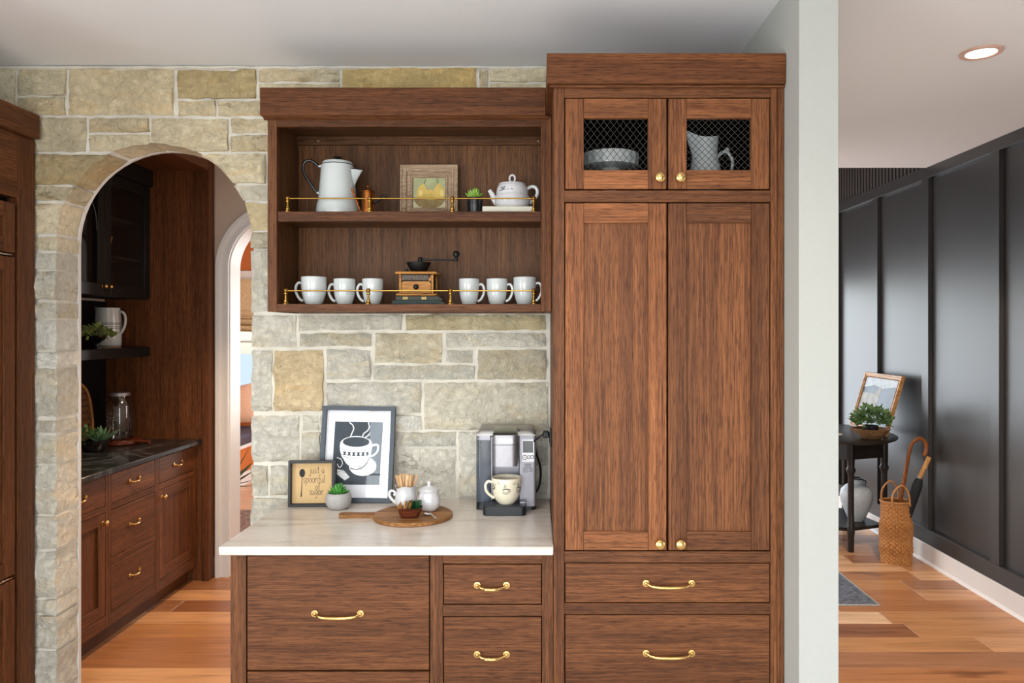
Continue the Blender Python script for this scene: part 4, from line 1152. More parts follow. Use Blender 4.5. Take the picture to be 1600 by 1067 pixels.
# ------------------------------------------------------------------ behind the wire mesh
CF = 2.0625
t = thing('cake_stand', 'white fluted pedestal cake stand behind the left wire-mesh door', 'cake stand', (PX(955, 2.62), 2.66, CF), local=True)
h = PZ(233, 2.57) - CF
fl = lambda th, z: 1 + .018 * math.cos(th * 20)
obj('plate', MB().lathe([(0, h - .052), (.03, h - .052), (.085, h - .047), (.101, h - .044), (.104, h - .020), (.103, h), (.099, h), (.097, h - .036), (0, h - .040)], 80, wob=fl), CERAM, t)
obj('pedestal', MB().lathe([(0, 0), (.062, 0), (.062, .004), (.034, .018), (.024, .045), (.026, h - .065), (.040, h - .0522), (0, h - .0522)], 40), CERAM, t)
t = thing('water_pitcher', 'large white ironstone pitcher behind the right wire-mesh door', 'pitcher', (PX(1104, 2.62), 2.64, CF), local=True)
k = 2.62 / F
h = PZ(212, 2.62) - CF
pr = [(0, 0), (.045, 0), (.050, .004), (.047, .014), (.060, .045), (.065, .075), (.060, .115), (.048, .160), (.043, .185), (.048, h), (.044, h), (.040, .185), (.056, .1), (.05, .02), (0, .012)]
mb = MB().lathe(pr, 40)
for i, (x, y, z) in enumerate(mb.v):       # lip pulled up to the left, scalloped rim
    if z > .17:
        q = min(1, (z - .17) / (h - .17)); a = math.atan2(y, -x)
        f = math.exp(-(a / .55) ** 2)
        mb.v[i] = (x - .030 * f * q, y, z + q * (.026 * f + .006 * math.cos(a * 2) - .004))
obj('body', mb, CERAM, t, ang=60)
obj('handle', MB().tube(curve([(.042, 0, .150), (.040, 0, .172), (.062, 0, .196), (.082, 0, .194), (.098, 0, .165), (.094, 0, .128), (.078, 0, .092), (.058, 0, .058)], 6), .0062, 10).ball((.046, 0, .150), .009).ball((.078, 0, .205), .009), CERAM, t)

# ------------------------------------------------------------------ worktop: big coffee print
def WD(y): return .702 * F / (y - CY)
Db = 2.965
fw, fh = 115 * 2.98 / F, 149 * 2.98 / F
t = thing('framed_print', 'slate-framed black and white coffee cup print leaning on the stone', 'picture', (PX(553.5, Db), Db, CT + .0005), (-.145, 0, .0), local=True)
t.rotation_euler = (-.145, math.radians(.8), 0)
t.location.z += .003
obj('frame', frame_bars(fw, fh, .0175, .024, [(0, 0), (.0165, 0), (.0175, .003)]), SLATE, t)
obj('backing', MB().box(-fw / 2 + .002, fw / 2 - .002, .020, .0235, .002, fh - .002), BLKFR, t)
mt = obj('mat_board', MB().box(-fw / 2 + .016, fw / 2 - .016, .016, .0195, .016, fh - .016), MATW, t)
sx, sz = fw / 115, fh / 147
def q2(x, y): return ((x - 555) * sx, (786 - y) * sz)
def qs(p): return [q2(*a) for a in p]
Y1, Y2, Y3, Y4 = .0157, .0154, .0151, .0148
def zq(p): return [q2(440 + a * .1687, 620 + b * .1687) for a, b in p]      # points read from the enlarged detail
mb = MB(); disc(mb, zq([(457, 255), (908, 255), (898, 828), (452, 828)]), Y1); obj('print_ground', mb, PRINTD, mt, smooth=False)
mb = MB()
disc(mb, zq(circ(28, 1, 735, 660, 128, 88)), Y2)                                       # saucer
disc(mb, zq([(500, 690), (560, 700), (620, 760), (575, 790), (500, 738)]), Y2 - .00005)   # napkin corner
bowl = [(512, 475)] + [(516, 520), (535, 575), (570, 630), (625, 672), (665, 684), (705, 680), (755, 650), (790, 600), (808, 540), (815, 470)]
disc(mb, zq(bowl + circ(14, 152, 664, 462, 1, .50, 0, -math.pi, True)[1:-1]), Y3)
obj('print_white_cup', mb, PRINTW, mt, smooth=False)
mb = MB()
ribbon(mb, zq(curve([(800, 480), (850, 462), (872, 480), (862, 530), (825, 562), (790, 572)], 6)), .0075, Y3)
for p in ([(590, 262), (622, 285), (634, 320), (622, 355), (605, 400)], [(768, 255), (780, 300), (765, 335), (730, 365), (712, 425)], [(790, 360), (765, 385), (745, 398)]):
    ribbon(mb, zq(curve(p, 6)), .0046, Y3)
ribbon(mb, zq(curve([(490, 585), (530, 600), (545, 640), (520, 675), (497, 640)], 5)), .0034, Y3)
obj('print_white_lines', mb, PRINTW, mt, smooth=False)
mb = MB()
disc(mb, zq(circ(28, 126, 664, 440, 1.0, .36)), Y4)
for i in range(6):
    x = 560 + i * 43 + 4; z = 545 + 6 * math.sin(i * .6)
    disc(mb, zq([(x - 20, z - 16), (x + 14, z - 16), (x + 4, z), (x + 14, z + 16), (x - 20, z + 16), (x - 10, z)]), Y4)
ribbon(mb, zq(curve([(520, 500), (580, 515), (664, 520), (750, 515), (808, 500)], 4)), .0010, Y4)
ribbon(mb, zq(curve([(540, 568), (600, 585), (664, 590), (740, 582), (790, 565)], 4)), .0010, Y4)
disc(mb, zq([(455, 828), (455, 770), (500, 735), (560, 780), (575, 828)]), Y4)
for a in range(-4, 5):
    disc(mb, zq([(670 + a * 12 - 8, 828), (670 + a * 22, 752 + abs(a) * 12), (670 + a * 12 + 10, 828)]), Y4 - .00005)
ribbon(mb, zq(curve([(800, 575), (760, 650), (705, 684), (665, 690), (620, 678)], 5)), .0030, Y4)
for p in ([(545, 590), (580, 640), (610, 660)], [(690, 690), (712, 655), (725, 690), (750, 640)], [(760, 640), (780, 620), (800, 590)], [(505, 720), (540, 700), (575, 728)]):
    ribbon(mb, zq(curve(p, 5)), .0013, Y4)
obj('print_dark_lines', mb, PRINTD, mt, smooth=False)
obj('glass', MB().box(-fw / 2 + .0155, fw / 2 - .0155, .0100, .0118, .0155, fh - .0155), GLASS, t)

# small box sign: just a spoonful of sugar
Ds = 2.90
sw_ = 71 * Ds / F
t = thing('framed_sign', 'small black box frame reading just a spoonful of sugar', 'sign', (PX(485.5, Ds), Ds, CT + .0022), (-.05, 0, .05), local=True)
obj('frame', frame_bars(sw_, sw_, .010, .030, [(0, 0), (.009, 0), (.010, .002)]), BLKFR, t)
bk = obj('kraft_backing', MB().box(-sw_ / 2 + .003, sw_ / 2 - .003, .022, .029, .003, sw_ - .003), KRAFT, t)
# a thin handwritten alphabet, strokes on a unit grid (x-height 1)
GL = {'j': ([[(.35, 1), (.35, .3), (.30, -.5), (.1, -.75), (-.1, -.5)], [(.33, 1.45), (.38, 1.4)]], .6), 'u': ([[(.05, 1), (.05, .35), (.25, 0), (.55, .2), (.62, 1)], [(.62, .8), (.64, .2), (.78, 0)]], .85),
      's': ([[(.55, .9), (.3, 1), (.1, .75), (.3, .5), (.52, .25), (.3, 0), (.02, .1)]], .65), 't': ([[(.3, 1.6), (.28, .3), (.42, 0), (.6, .1)], [(.0, 1.05), (.6, 1.1)]], .65),
      'a': ([[(.6, .85), (.3, 1), (.05, .6), (.15, .1), (.4, .05), (.6, .5), (.62, .9), (.62, .2), (.8, 0)]], .9), 'p': ([[(.1, 1), (.1, 0), (.05, -.9)], [(.1, .7), (.35, 1), (.65, .75), (.6, .2), (.3, 0), (.1, .2)]], .8),
      'o': ([[(.35, 1), (.08, .75), (.08, .25), (.35, 0), (.62, .25), (.62, .75), (.35, 1)]], .75), 'n': ([[(.05, 1), (.06, 0)], [(.06, .6), (.3, 1), (.55, .8), (.57, .2), (.7, 0)]], .8),
      'f': ([[(.62, 1.6), (.4, 1.75), (.25, 1.3), (.25, .4), (.2, -.6)], [(0, .9), (.55, .95)]], .62), 'l': ([[(.1, 1.75), (.1, .3), (.25, 0), (.4, .1)]], .42),
      'g': ([[(.6, .85), (.3, 1), (.05, .6), (.2, .1), (.5, .3), (.6, .9), (.58, -.4), (.3, -.85), (.05, -.6)]], .8), 'r': ([[(.08, 1), (.1, 0)], [(.1, .55), (.3, .95), (.58, .9)]], .6), ' ': ([], .5)}
def write(mb, text, x, z, h, y, w):
    for ch in text:
        st, adv = GL[ch]
        for s_ in st: ribbon(mb, [(x + a * h * .9, z + b * h) for a, b in curve(s_, 5)], w, y)
        x += adv * h * .9
    return x
mb = MB()
u = sw_ / 71
def sgp(x, y): return ((x - 485.5) * u, (791 - y) * u)
for tx, x, y, h in (('just a', 480.5, 740.5, .0165), ('spoonful', 471, 755, .0175), ('of', 490.5, 766, .0150), ('sugar', 481, 774, .0165)):
    px, pz = sgp(x, y); write(mb, tx, px, pz, h, .0214, .0014)
obj('lettering', mb, INK, bk, smooth=False)
mb = MB()
disc(mb, [sgp(*p) for p in circ(20, 6.6, 469.5, 740, .68, 1.0)], .0214)
ribbon(mb, [sgp(*p) for p in [(469.5, 745), (469.3, 755), (468.8, 766), (468.3, 777)]], [.0022, .0020, .0030, .0048], .0214)
obj('painted_spoon', mb, INK, bk, smooth=False)

# succulent in concrete bowl
t = thing('potted_succulent', 'green succulent in round concrete pot before the small sign', 'plant', (PX(529, 2.88), 2.88, CT + .0003), local=True)
obj('pot', MB().lathe([(0, 0), (.030, 0), (.038, .004), (.047, .018), (.0505, .034), (.049, .050), (.044, .062), (.041, .0635), (.038, .062), (.040, .052), (0, .050)], 40), CONC, t)
obj('soil', MB().lathe([(.0398, .053), (.02, .057), (0, .056)], 20), SOIL, t, fix=False)
rosette(t, (0, 0, .052), [(11, 68, .046), (9, 45, .046), (7, 25, .048), (4, 8, .050)], LM_G, 2)

# round paddle board
BZ = CT + .0155
t = thing('serving_board', 'round wooden paddle serving board with handle on the worktop', 'board', (PX(645.5, 2.745), 2.745, CT + .0003), local=True)
mb = MB(); rb = .147
mb.lathe([(0, 0), (rb - .003, 0), (rb, .003), (rb, .012), (rb - .003, .015), (0, .015)], 64)
obj('board_disc', mb, BOARD, t)
obj('board_handle', MB().prism(curve([(-.142, -.024), (-.165, -.019), (-.22, -.018), (-.268, -.020), (-.276, -.010), (-.276, .010), (-.268, .020), (-.22, .018), (-.165, .019), (-.142, .024)], 3), 'z', .0006, .0146), BOARD, t)
# creamer with stir sticks
jx, jy = PX(634.5, 2.82), 2.815
t = thing('creamer_jug', 'white fluted porcelain creamer holding wooden stir sticks', 'jug', (jx, jy, BZ), local=True)
fl = lambda th, z: 1 + (.028 * abs(math.cos(th * 4)) - .014) * min(1, max(.0, z / .03))
jug_h = .088
mb = MB().lathe([(0, 0), (.026, 0), (.030, .004), (.038, .018), (.0415, .036), (.038, .056), (.0345, .070), (.038, .082), (.0415, jug_h), (.0395, jug_h), (.033, .070), (.036, .05), (.036, .02), (0, .008)], 64, wob=fl)
for i, (x, y, z) in enumerate(mb.v):
    if z > .065: mb.v[i] = (x, y, z + (z - .065) / .023 * (.004 * math.cos(4 * math.atan2(y, x)) + .006 * max(0, x / .04)))
obj('body', mb, PORC, t, ang=60)
obj('handle', MB().tube(curve([(-.036, 0, .020), (-.052, 0, .034), (-.064, 0, .052), (-.058, 0, .068), (-.045, 0, .066), (-.041, 0, .056), (-.047, 0, .052)], 6), [.0055] * 20 + [.0048] * 17, 8), PORC, t)
sr = random.Random(5)
smb = MB().box(-.0042, .0042, -.0007, .0007, 0, .118, .0004)
smb.v = [(x, y, z) for x, y, z in smb.v]
sme = mesh_from(smb, 'stir_stick', False); sme.materials.append(STICK)
for i in range(15):
    u_ = (i - 7) / 7
    o = inst('stir_stick', sme, None, (jx + u_ * .013, jy + sr.uniform(-.014, .014), BZ + .014), (sr.uniform(-.10, .10), u_ * .20 + sr.uniform(-.05, .05), sr.uniform(-.5, .5)))
    tag(o, 'flat birch stir stick standing in the white creamer', 'stir stick', 'stir sticks in the creamer')
# sugar bowl
t = thing('sugar_bowl', 'white lidded porcelain sugar bowl on the round board', 'sugar bowl', (PX(670.5, 2.79), 2.79, BZ), local=True)
fl = lambda th, z: 1 + (.020 * abs(math.cos(th * 5)) - .01)
obj('bowl', MB().lathe([(0, 0), (.026, 0), (.030, .003), (.040, .016), (.0435, .034), (.041, .050), (.0365, .064), (.0365, .072), (.0425, .0815), (.0415, .083), (.035, .078), (.033, .06), (.036, .03), (0, .006)], 70, wob=fl), PORC, t)
l = obj('lid', MB().lathe([(.0352, .0795), (.034, .083), (.024, .088), (.010, .0925), (.006, .095), (.0055, .100), (.0075, .105), (.006, .110), (0, .1115)], 36), PORC, t)
# burnished wooden bowl with packets
wx, wy = PX(640, 2.68), 2.685
t = thing('wooden_bowl', 'small dark square wooden bowl filled with sugar packets', 'bowl', (wx, wy, BZ), (0, 0, .10), local=True)
def sq(th, z):
    c, s2 = abs(math.cos(th)), abs(math.sin(th))
    return 1.0 / (c ** 4 + s2 ** 4) ** .25
obj('bowl', MB().lathe([(0, 0), (.026, 0), (.031, .003), (.040, .020), (.0465, .037), (.0445, .0375), (.037, .022), (.026, .008), (0, .007)], 48, sy=.72, wob=sq), BOWLW, t)
pkb = plain('brown_packet', '#b98a52', .6, noise_amt=.15, nscale=90); pkg = plain('green_packet', '#2f7a45', .4, noise_amt=.25, nscale=90); pkw = plain('white_packet', '#dcd8cc', .5, noise_amt=.1)
def packet_mesh(m, L=.052):
    mb = MB().grid(lambda u, v: ((u - .5) * .030, .0016 * math.sin(math.pi * u) * math.sin(math.pi * v) , v * L), 4, 4)
    mb2 = MB().grid(lambda u, v: ((u - .5) * .030, -.0016 * math.sin(math.pi * u) * math.sin(math.pi * v) - .0004, v * L), 4, 4)
    mb.add(mb2.v, mb2.f)
    me = mesh_from(mb, 'sugar_packet', True, 60, False); me.materials.append(m); return me
pm = {k: packet_mesh(m) for k, m in (('b', pkb), ('g', pkg), ('w', pkw))}
for i in range(20):
    u_ = (i - 9.5) / 9.5
    kd = 'b' if i < 11 else 'g'
    if i in (4, 8): kd = 'w'
    o = inst('sugar_packet', pm[kd], None, (wx + u_ * .030, wy + sr.uniform(-.009, .009), BZ + .009), (sr.uniform(-.25, .25), u_ * .42 + sr.uniform(-.15, .15), R90 + sr.uniform(-.45, .45)))
    tag(o, {'b': 'brown paper sugar packet fanned in the dark wooden bowl', 'g': 'green sweetener packet fanned in the dark wooden bowl', 'w': 'white sugar packet among the brown ones in the bowl'}[kd], 'sugar packet', {'b': 'brown packets in the bowl', 'g': 'green packets in the bowl', 'w': 'white packets in the bowl'}[kd])
# teaspoon
t = thing('teaspoon', 'ornate silver teaspoon lying on the round board', 'spoon', (PX(669, 2.705), 2.705, BZ + .0005), (0, 0, -.95), local=True)
obj('spoon_bowl', MB().lathe([(0, 0), (.008, .001), (.0145, .0045), (.016, .0075), (.0150, .0080), (.008, .003), (0, .002)], 24, (-.002, 0, 0), 1.25, .85, lambda th, z: 1 + .05 * math.cos(8 * th)), CHROME, t)
obj('spoon_handle', MB().tube([(.016, 0, .007), (.028, 0, .010), (.045, 0, .006), (.058, 0, .0030), (.066, 0, .0028)], [.0028, .0018, .0020, .0042, .002], 8, flat=.45), CHROME, t)

# ------------------------------------------------------------------ coffee machine
mx, my = PX(790.5, 2.85), 2.912
t = machine = thing('coffee_machine', 'silver single-serve coffee machine with smoky water tank', 'coffee machine', (mx, my, CT + .0004), local=True)
def rrect(x0, x1, y0, y1, r, n=5, corners=(1, 1, 1, 1)):
    pts = []
    for (cx, cy, a0, on) in ((x1 - r, y0 + r, -R90, corners[1]), (x1 - r, y1 - r, 0, corners[2]), (x0 + r, y1 - r, R90, corners[3]), (x0 + r, y0 + r, 2 * R90, corners[0])):
        if on: pts += [(cx + r * math.cos(a0 + R90 * i / n), cy + r * math.sin(a0 + R90 * i / n)) for i in range(n + 1)]
        else: pts.append((cx + r * (1 if cx > (x0 + x1) / 2 else -1), cy + r * (1 if cy > (y0 + y1) / 2 else -1)))
    return pts
obj('base', MB().prism(rrect(-.118, .117, -.058, .085, .02), 'z', 0, .014), BLKPL, t)
tk = obj('water_tank', MB().prism(rrect(-.118, -.062, -.055, .070, .022, corners=(1, 0, 0, 1)), 'z', .030, .272), TANKGLASS, t)
obj('tank_base', MB().prism(rrect(-.1175, -.061, -.056, .072, .022, corners=(1, 0, 0, 1)), 'z', .0142, .0298), BLKPL, t)
obj('water', MB().prism(rrect(-.1155, -.064, -.052, .067, .020, corners=(1, 0, 0, 1)), 'z', .032, .165), TANKWATER, tk)
obj('tank_lid', MB().prism(rrect(-.118, -.0615, -.056, .072, .024, corners=(1, 0, 0, 1)), 'z', .2725, .290), SILVERP, t)
obj('tower', MB().prism(rrect(-.0605, .0515, .006, .085, .004), 'z', .0145, .289), SILVERP, t)
cp = obj('control_column', MB().prism(rrect(.0535, .117, -.058, .085, .010, corners=(0, 1, 1, 0)), 'z', .0145, .289), SILVERP, t)
obj('tank_spine', MB().box(-.0612, -.0535, -.040, .006, .016, .285, .001), SILVERP, t)
# domed top
mb = MB()
def top_pt(u, v):
    x = -.118 + .235 * u; y = -.057 + .142 * v
    e = min(1, min(u, 1 - u) / .10); f_ = min(1, v / .25)
    z = .2902 + .027 * math.sqrt(max(0, 1 - (1 - e) ** 2)) * (.45 + .55 * math.sqrt(max(0, 1 - (1 - f_) ** 2)))
    return (x, y, z)
mb.grid(top_pt, 20, 12)
W_ = 21; ring = [i for i in range(21)] + [j * 21 + 20 for j in range(1, 13)] + [12 * 21 + i for i in range(19, -1, -1)] + [j * 21 for j in range(11, 0, -1)]
b0 = len(mb.v); mb.v += [(mb.v[i][0], mb.v[i][1], .2901) for i in ring]
for i in range(len(ring)):
    j = (i + 1) % len(ring); mb.f.append((ring[i], ring[j], b0 + j, b0 + i)); mb.m.append(0)
mb.f.append(tuple(b0 + i for i in range(len(ring)))); mb.m.append(0)
obj('top_cover', mb, plain('warm_silver_top', '#a3a09c', .42, .6, noise_amt=.03), t, ang=60)
hd = obj('brew_head', MB().prism(rrect(-.049, .046, -.118, .004, .022, corners=(1, 1, 0, 0)), 'z', .180, .262), STEEL, t)
obj('brew_lid', MB().prism(rrect(-.050, .047, -.119, .004, .022, corners=(1, 1, 0, 0)), 'z', .2645, .300), STEEL, hd)
obj('lid_handle', MB().prism([(-.1195, .3002), (.000, .3002), (.0, .3195), (-.03, .3215), (-.095, .314), (-.115, .305)], 'x', -.046, .043), plain('satin_chrome', '#8f938c', .22, .9), hd)
obj('head_seam', MB().prism(rrect(-.0485, .0455, -.1175, .004, .022, corners=(1, 1, 0, 0)), 'z', .2622, .2643), BLKPL, hd)
obj('black_collar', MB().box(-.0535, -.0505, -.030, .004, .175, .312, .001).box(.0478, .0530, -.055, .004, .205, .314, .001), BLKPL, t)
obj('nozzle', MB().lathe([(0, .1735), (.004, .1735), (.007, .1795), (0, .1795)], 14, (-.001, -.055, 0)), BLKPL, hd)
np_ = obj('name_plate', MB().box(-.030, .027, -.1206, -.1192, .271, .288, .0005), CHROME, hd)
def text_part(body, size, loc, parent, m, name='lettering', rot=(R90, 0, 0)):
    cu = bpy.data.curves.new(name, 'FONT'); cu.body = body; cu.size = size; cu.align_x = 'CENTER'; cu.align_y = 'CENTER'; cu.extrude = .0002
    o = bpy.data.objects.new(name, cu); COL.objects.link(o)
    dg = bpy.context.evaluated_depsgraph_get()
    me = bpy.data.meshes.new_from_object(o.evaluated_get(dg))
    bpy.data.objects.remove(o); bpy.data.curves.remove(cu)
    me.materials.clear(); me.materials.append(m)
    o = bpy.data.objects.new(name, me); COL.objects.link(o)
    W = Vector(WORLD.get(parent.name, (0, 0, 0)))
    o.parent = parent; o.location = Vector(loc) - W; o.rotation_euler = rot
    return o
text_part('Cuisinart', .0115, (-.0015, -.1209, .2795), np_, plain('engraved_grey', '#5e5e60', .4, .4))
obj('display_bezel', MB().box(.062, .110, -.0592, -.0582, .188, .276, .002), plain('pale_bezel', '#c5c2c4', .35, .3), cp)
obj('display', MB().box(.066, .106, -.0604, -.0594, .224, .270, .001), SCREEN, cp)
def ringbtn(x, z, r):
    return MB().tube([(x + r * math.cos(a), -.0598, z + r * math.sin(a)) for a in [2 * math.pi * i / 18 for i in range(18)]], .0011, 5, True).box(x - r * .35, x + r * .35, -.0601, -.0594, z - .0006, z + .0006)
for x, z, r in ((.0735, .2055, .0088), (.0885, .2065, .0062), (.1015, .2075, .0066)): obj('round_button', ringbtn(x, z, r), INK, cp)
for x0, x1, z0, z1 in ((.071, .098, .168, .179), (.067, .084, .149, .161), (.091, .103, .150, .162)):
    obj('button', MB().tube([(x0, -.0588, z0), (x1, -.0588, z0), (x1, -.0588, z1), (x0, -.0588, z1)], .0011, 5, True).box(x0 + .004, x1 - .004, -.0592, -.0583, (z0 + z1) / 2 - .0008, (z0 + z1) / 2 + .0008), INK, cp)
dt = obj('drip_tray', MB().prism(rrect(-.084, .080, -.150, -.0585, .018, corners=(1, 1, 0, 0)), 'z', .0005, .034), BLKPL, t)
mb = MB().box(-.080, .076, -.140, -.060, .0342, .0362, .0006)
obj('drip_grate', mb, plain('dark_steel_grate', '#4a4d55', .3, .7), dt)
obj('tray_corner', MB().box(.056, .079, -.105, -.0605, .0364, .043, .001), SILVERP, dt)
# mug under the brew head
ux, uy, uz = PX(791, 2.80), 2.818, CT + .0371
t = thing('coffee_cup', 'cream cup with coffee doodles standing on the drip tray', 'cup', (ux, uy, uz), local=True)
prf = [(0, .002), (.030, 0), (.0335, .003), (.044, .016), (.0525, .036), (.0565, .060), (.0575, .085), (.0580, .0985), (.0570, .100), (.0550, .0985), (.0540, .06), (.047, .026), (.03, .009), (0, .008)]
obj('bowl', MB().lathe(prf, 48), CERAMC, t)
obj('coffee', MB().lathe([(0, .088), (.0535, .088)], 32), plain('milky_coffee', '#b9a98c', .2), t, fix=False)
obj('handle', MB().tube(curve([(-.052, -.006, .080), (-.070, -.008, .084), (-.080, -.009, .070), (-.077, -.009, .048), (-.064, -.007, .032), (-.047, -.005, .020)], 6), .0055, 10), CERAMC, t)
def oncup(x, z):
    R = .0575
    for (r0, z0), (r1, z1) in zip(prf[1:8], prf[2:8]):
        if z0 <= z <= z1: R = r0 + (r1 - r0) * (z - z0) / (z1 - z0)
    a = x / R
    return ((R + .0003) * math.sin(a), -(R + .0003) * math.cos(a), z)
mb = MB()
def doodle(cx, cz, s_):
    for p in ([(-.9, .5), (0, .62), (.9, .5), (0, .4), (-.9, .5)], [(-.9, .5), (-.7, -.3), (-.3, -.6), (.35, -.6), (.7, -.2), (.9, .5)], [(.85, .35), (1.3, .4), (1.25, 0), (.75, -.1)], [(-1.0, -.55), (-.6, -.95), (.4, -1.0), (1.1, -.6), (1.5, -.1)], [(-.3, .9), (-.5, 1.2), (-.2, 1.5), (-.45, 1.9)], [(.1, .9), (-.05, 1.2), (.2, 1.5)]):
        mb.tube([oncup(cx + a * s_, cz + b * s_) for a, b in curve(p, 4)], .0011, 4)
doodle(.000, .058, .0125); doodle(.056, .060, .0125); doodle(-.058, .066, .008)
for x, z, r in ((-.028, .086, .0055), (.034, .083, .006), (-.046, .078, .004)):
    mb.tube([oncup(x + r * math.cos(a), z + .8 * r * math.sin(a)) for a in [2 * math.pi * i / 14 for i in range(14)]], .0005, 4, True)
    mb.tube([oncup(x + r * .8, z + r * .4), oncup(x, z), oncup(x - r * .7, z - r * .5)], .0005, 4)
obj('doodles', mb, plain('sepia_ink', '#4a443f', .5), t)
# socket on the cabinet side, plug and cord
t = thing('power_outlet', 'black outlet plate on the side of the tall cabinet', 'outlet', (XT - .003, 2.78, 1.15))
obj('plate', MB().box(XT - .007, XT - .0006, 2.742, 2.818, PZ(697, 2.78), PZ(669, 2.78), .002), BLKPL, t)
obj('socket', MB().box(XT - .009, XT - .0072, 2.76, 2.80, PZ(690, 2.78), PZ(676, 2.78), .001), RUBBER, t)
pz_ = PZ(678.5, 2.78)
def loc_(p): return (p[0] - mx, p[1] - my, p[2] - CT - .0004)
mcord = MB().tube([loc_(p) for p in curve([(XT - .032, 2.782, pz_), (XT - .055, 2.80, pz_ - .020), (XT - .066, 2.87, pz_ - .045), (XT - .058, 2.95, pz_ - .10), (XT - .040, 3.005, pz_ - .18), (XT - .05, 3.01, CT + .05), (XT - .09, 3.005, CT + .012)], 6)], .0042, 8)
cd = obj('power_cord', mcord, RUBBER, machine)
a_, b_ = loc_((XT - .032, 2.766, pz_ - .013)), loc_((XT - .0095, 2.796, pz_ + .013))
obj('plug', MB().box(a_[0], b_[0], a_[1], b_[1], a_[2], b_[2], .004), RUBBER, cd)

# ------------------------------------------------------------------ pantry things
SHZ = 1.5085
def pitcher_loc(x, D): return (PX(x, D), D)
t = thing('stoneware_pitcher', 'white stoneware pitcher with grey bands on the floating shelf', 'pitcher', (PX(169, 4.52), 4.52, SHZ), local=True)
mb = MB().lathe([(0, .012), (.068, .012), (.074, .018), (.074, .08), (.073, .15), (.068, .22), (.066, .246), (.062, .246), (.066, .2), (.068, .03), (0, .024)], 36)
for i, (x, y, z) in enumerate(mb.v):
    if z > .215:
        f_ = math.exp(-(math.atan2(y, -x) / .5) ** 2) * (z - .215) / .031; mb.v[i] = (x - .022 * f_, y, z + .006 * f_)
obj('body', mb, CERAM, t, ang=60)
obj('foot', MB().lathe([(0, 0), (.070, 0), (.071, .0118), (0, .0118)], 32), plain('bare_clay', '#9c8468', .8, noise_amt=.1), t)
for z in (.145, .152, .128, .118): obj('band', MB().lathe([(.0745, z - .002), (.0750, z), (.0743, z + .002)], 32), plain('grey_glaze', '#6d6a66', .4, noise_amt=.2), t, fix=False)
obj('handle', MB().tube(curve([(.062, 0, .215), (.085, 0, .222), (.104, 0, .198), (.106, 0, .155), (.092, 0, .110), (.070, 0, .078)], 5), .0075, 8), CERAM, t)
t = thing('footed_bowl_plant', 'green leaves in a black footed bowl beside the white pitcher', 'plant', (PX(152, 4.30), 4.30, SHZ), local=True)
obj('footed_bowl', MB().lathe([(0, 0), (.034, 0), (.034, .004), (.010, .012), (.008, .030), (.022, .042), (.044, .058), (.052, .078), (.049, .078), (.038, .060), (0, .05)], 28), BLKEN, t)
foliage(t, (0, 0, .085), .082, .052, 90, .042, plain('compote_leaves', '#7f8f4c', .5, noise_amt=.35, nscale=40), 3)
pz1 = CT + .0006
t = thing('round_board', 'dark round wooden board with a turned handle under the glass dispenser', 'board', (PX(187, 4.53), 4.53, pz1), local=True)
obj('board_disc', MB().lathe([(0, 0), (.118, 0), (.124, .006), (.124, .022), (.120, .028), (0, .028)], 44), BOWLW, t)
obj('board_handle', MB().tube([(.115, -.03, .014), (.150, -.04, .016), (.19, -.05, .018), (.215, -.056, .018)], [.012, .010, .012, .011], 10), BOWLW, t)
t = thing('drink_dispenser', 'ribbed glass drink dispenser with metal lid and spigot', 'dispenser', (PX(187, 4.53), 4.53, pz1 + .0285), local=True)
obj('jar', MB().lathe([(0, .0), (.066, 0), (.076, .008), (.079, .03), (.080, .20), (.074, .228), (.058, .245), (.054, .252), (.054, .282), (.051, .282), (.051, .252), (.072, .222), (.076, .2), (.075, .03), (.064, .006), (0, .005)], 48, wob=lambda th, z: 1 + .012 * math.cos(12 * th)), JARGLASS, t)
obj('lid', MB().lathe([(.0575, .268), (.059, .2685), (.059, .286), (.055, .2885), (0, .2885)], 36), STEEL, t)
mb = MB()
mb.tube([(.030 * math.cos(a), -.083, .155 + .024 * math.sin(a)) for a in [2 * math.pi * i / 28 for i in range(28)]], .002, 5, True)
for z in (.195, .185, .118, .108): mb.tube([(-.024, -.0825, z), (.024, -.0825, z)], .0018, 5)
obj('embossed_panel', mb, JARGLASS, t)
obj('spigot', MB().tube([(.020, -.070, .045), (.028, -.115, .045), (.030, -.122, .030), (.030, -.122, .018)], [.010, .008, .008, .006], 10).tube([(.028, -.108, .052), (.028, -.108, .066), (.056, -.118, .072), (.070, -.122, .074)], [.005, .005, .006, .005], 8), CHROME, t)
# woven tray leaning on the backsplash
t = thing('woven_tray', 'dark woven oval tray with tan rim leaning on the backsplash', 'tray', (-2.725, 4.29, pz1 + .012), (0, -.12, 0), local=True)
def tray_out(r, n=40): return [((.205 * r) * sgn(math.cos(a)) * abs(math.cos(a)) ** .55, .19 + (.19 * r) * sgn(math.sin(a)) * abs(math.sin(a)) ** .7) for a in [2 * math.pi * i / n for i in range(n)]]
mb = MB()
mb.prism([(p[0], p[1]) for p in tray_out(.97)], 'x', -.012, -.006)
obj('woven_base', mb, JUTE, t, smooth=False)
obj('rim', MB().tube([(0, p[0], p[1]) for p in tray_out(1.0)], .009, 8, True), WICKER, t)
mb = MB()
for i in range(11):
    for j in range(9):
        y, z = -.17 + i * .034, .04 + j * .038
        if (y / .19) ** 4 + ((z - .19) / .17) ** 4 < 1: mb.ball((-.004, y, z), .008, 6, 4, (.5, 1, 1))
obj('weave_beads', mb, plain('weave_dark', '#3a2013', .7), t)['kind'] = 'stuff'
t = thing('succulent_basket', 'sage succulents in a dark glass bowl on the pantry worktop', 'plant', (PX(147, 4.24), 4.24, pz1), local=True)
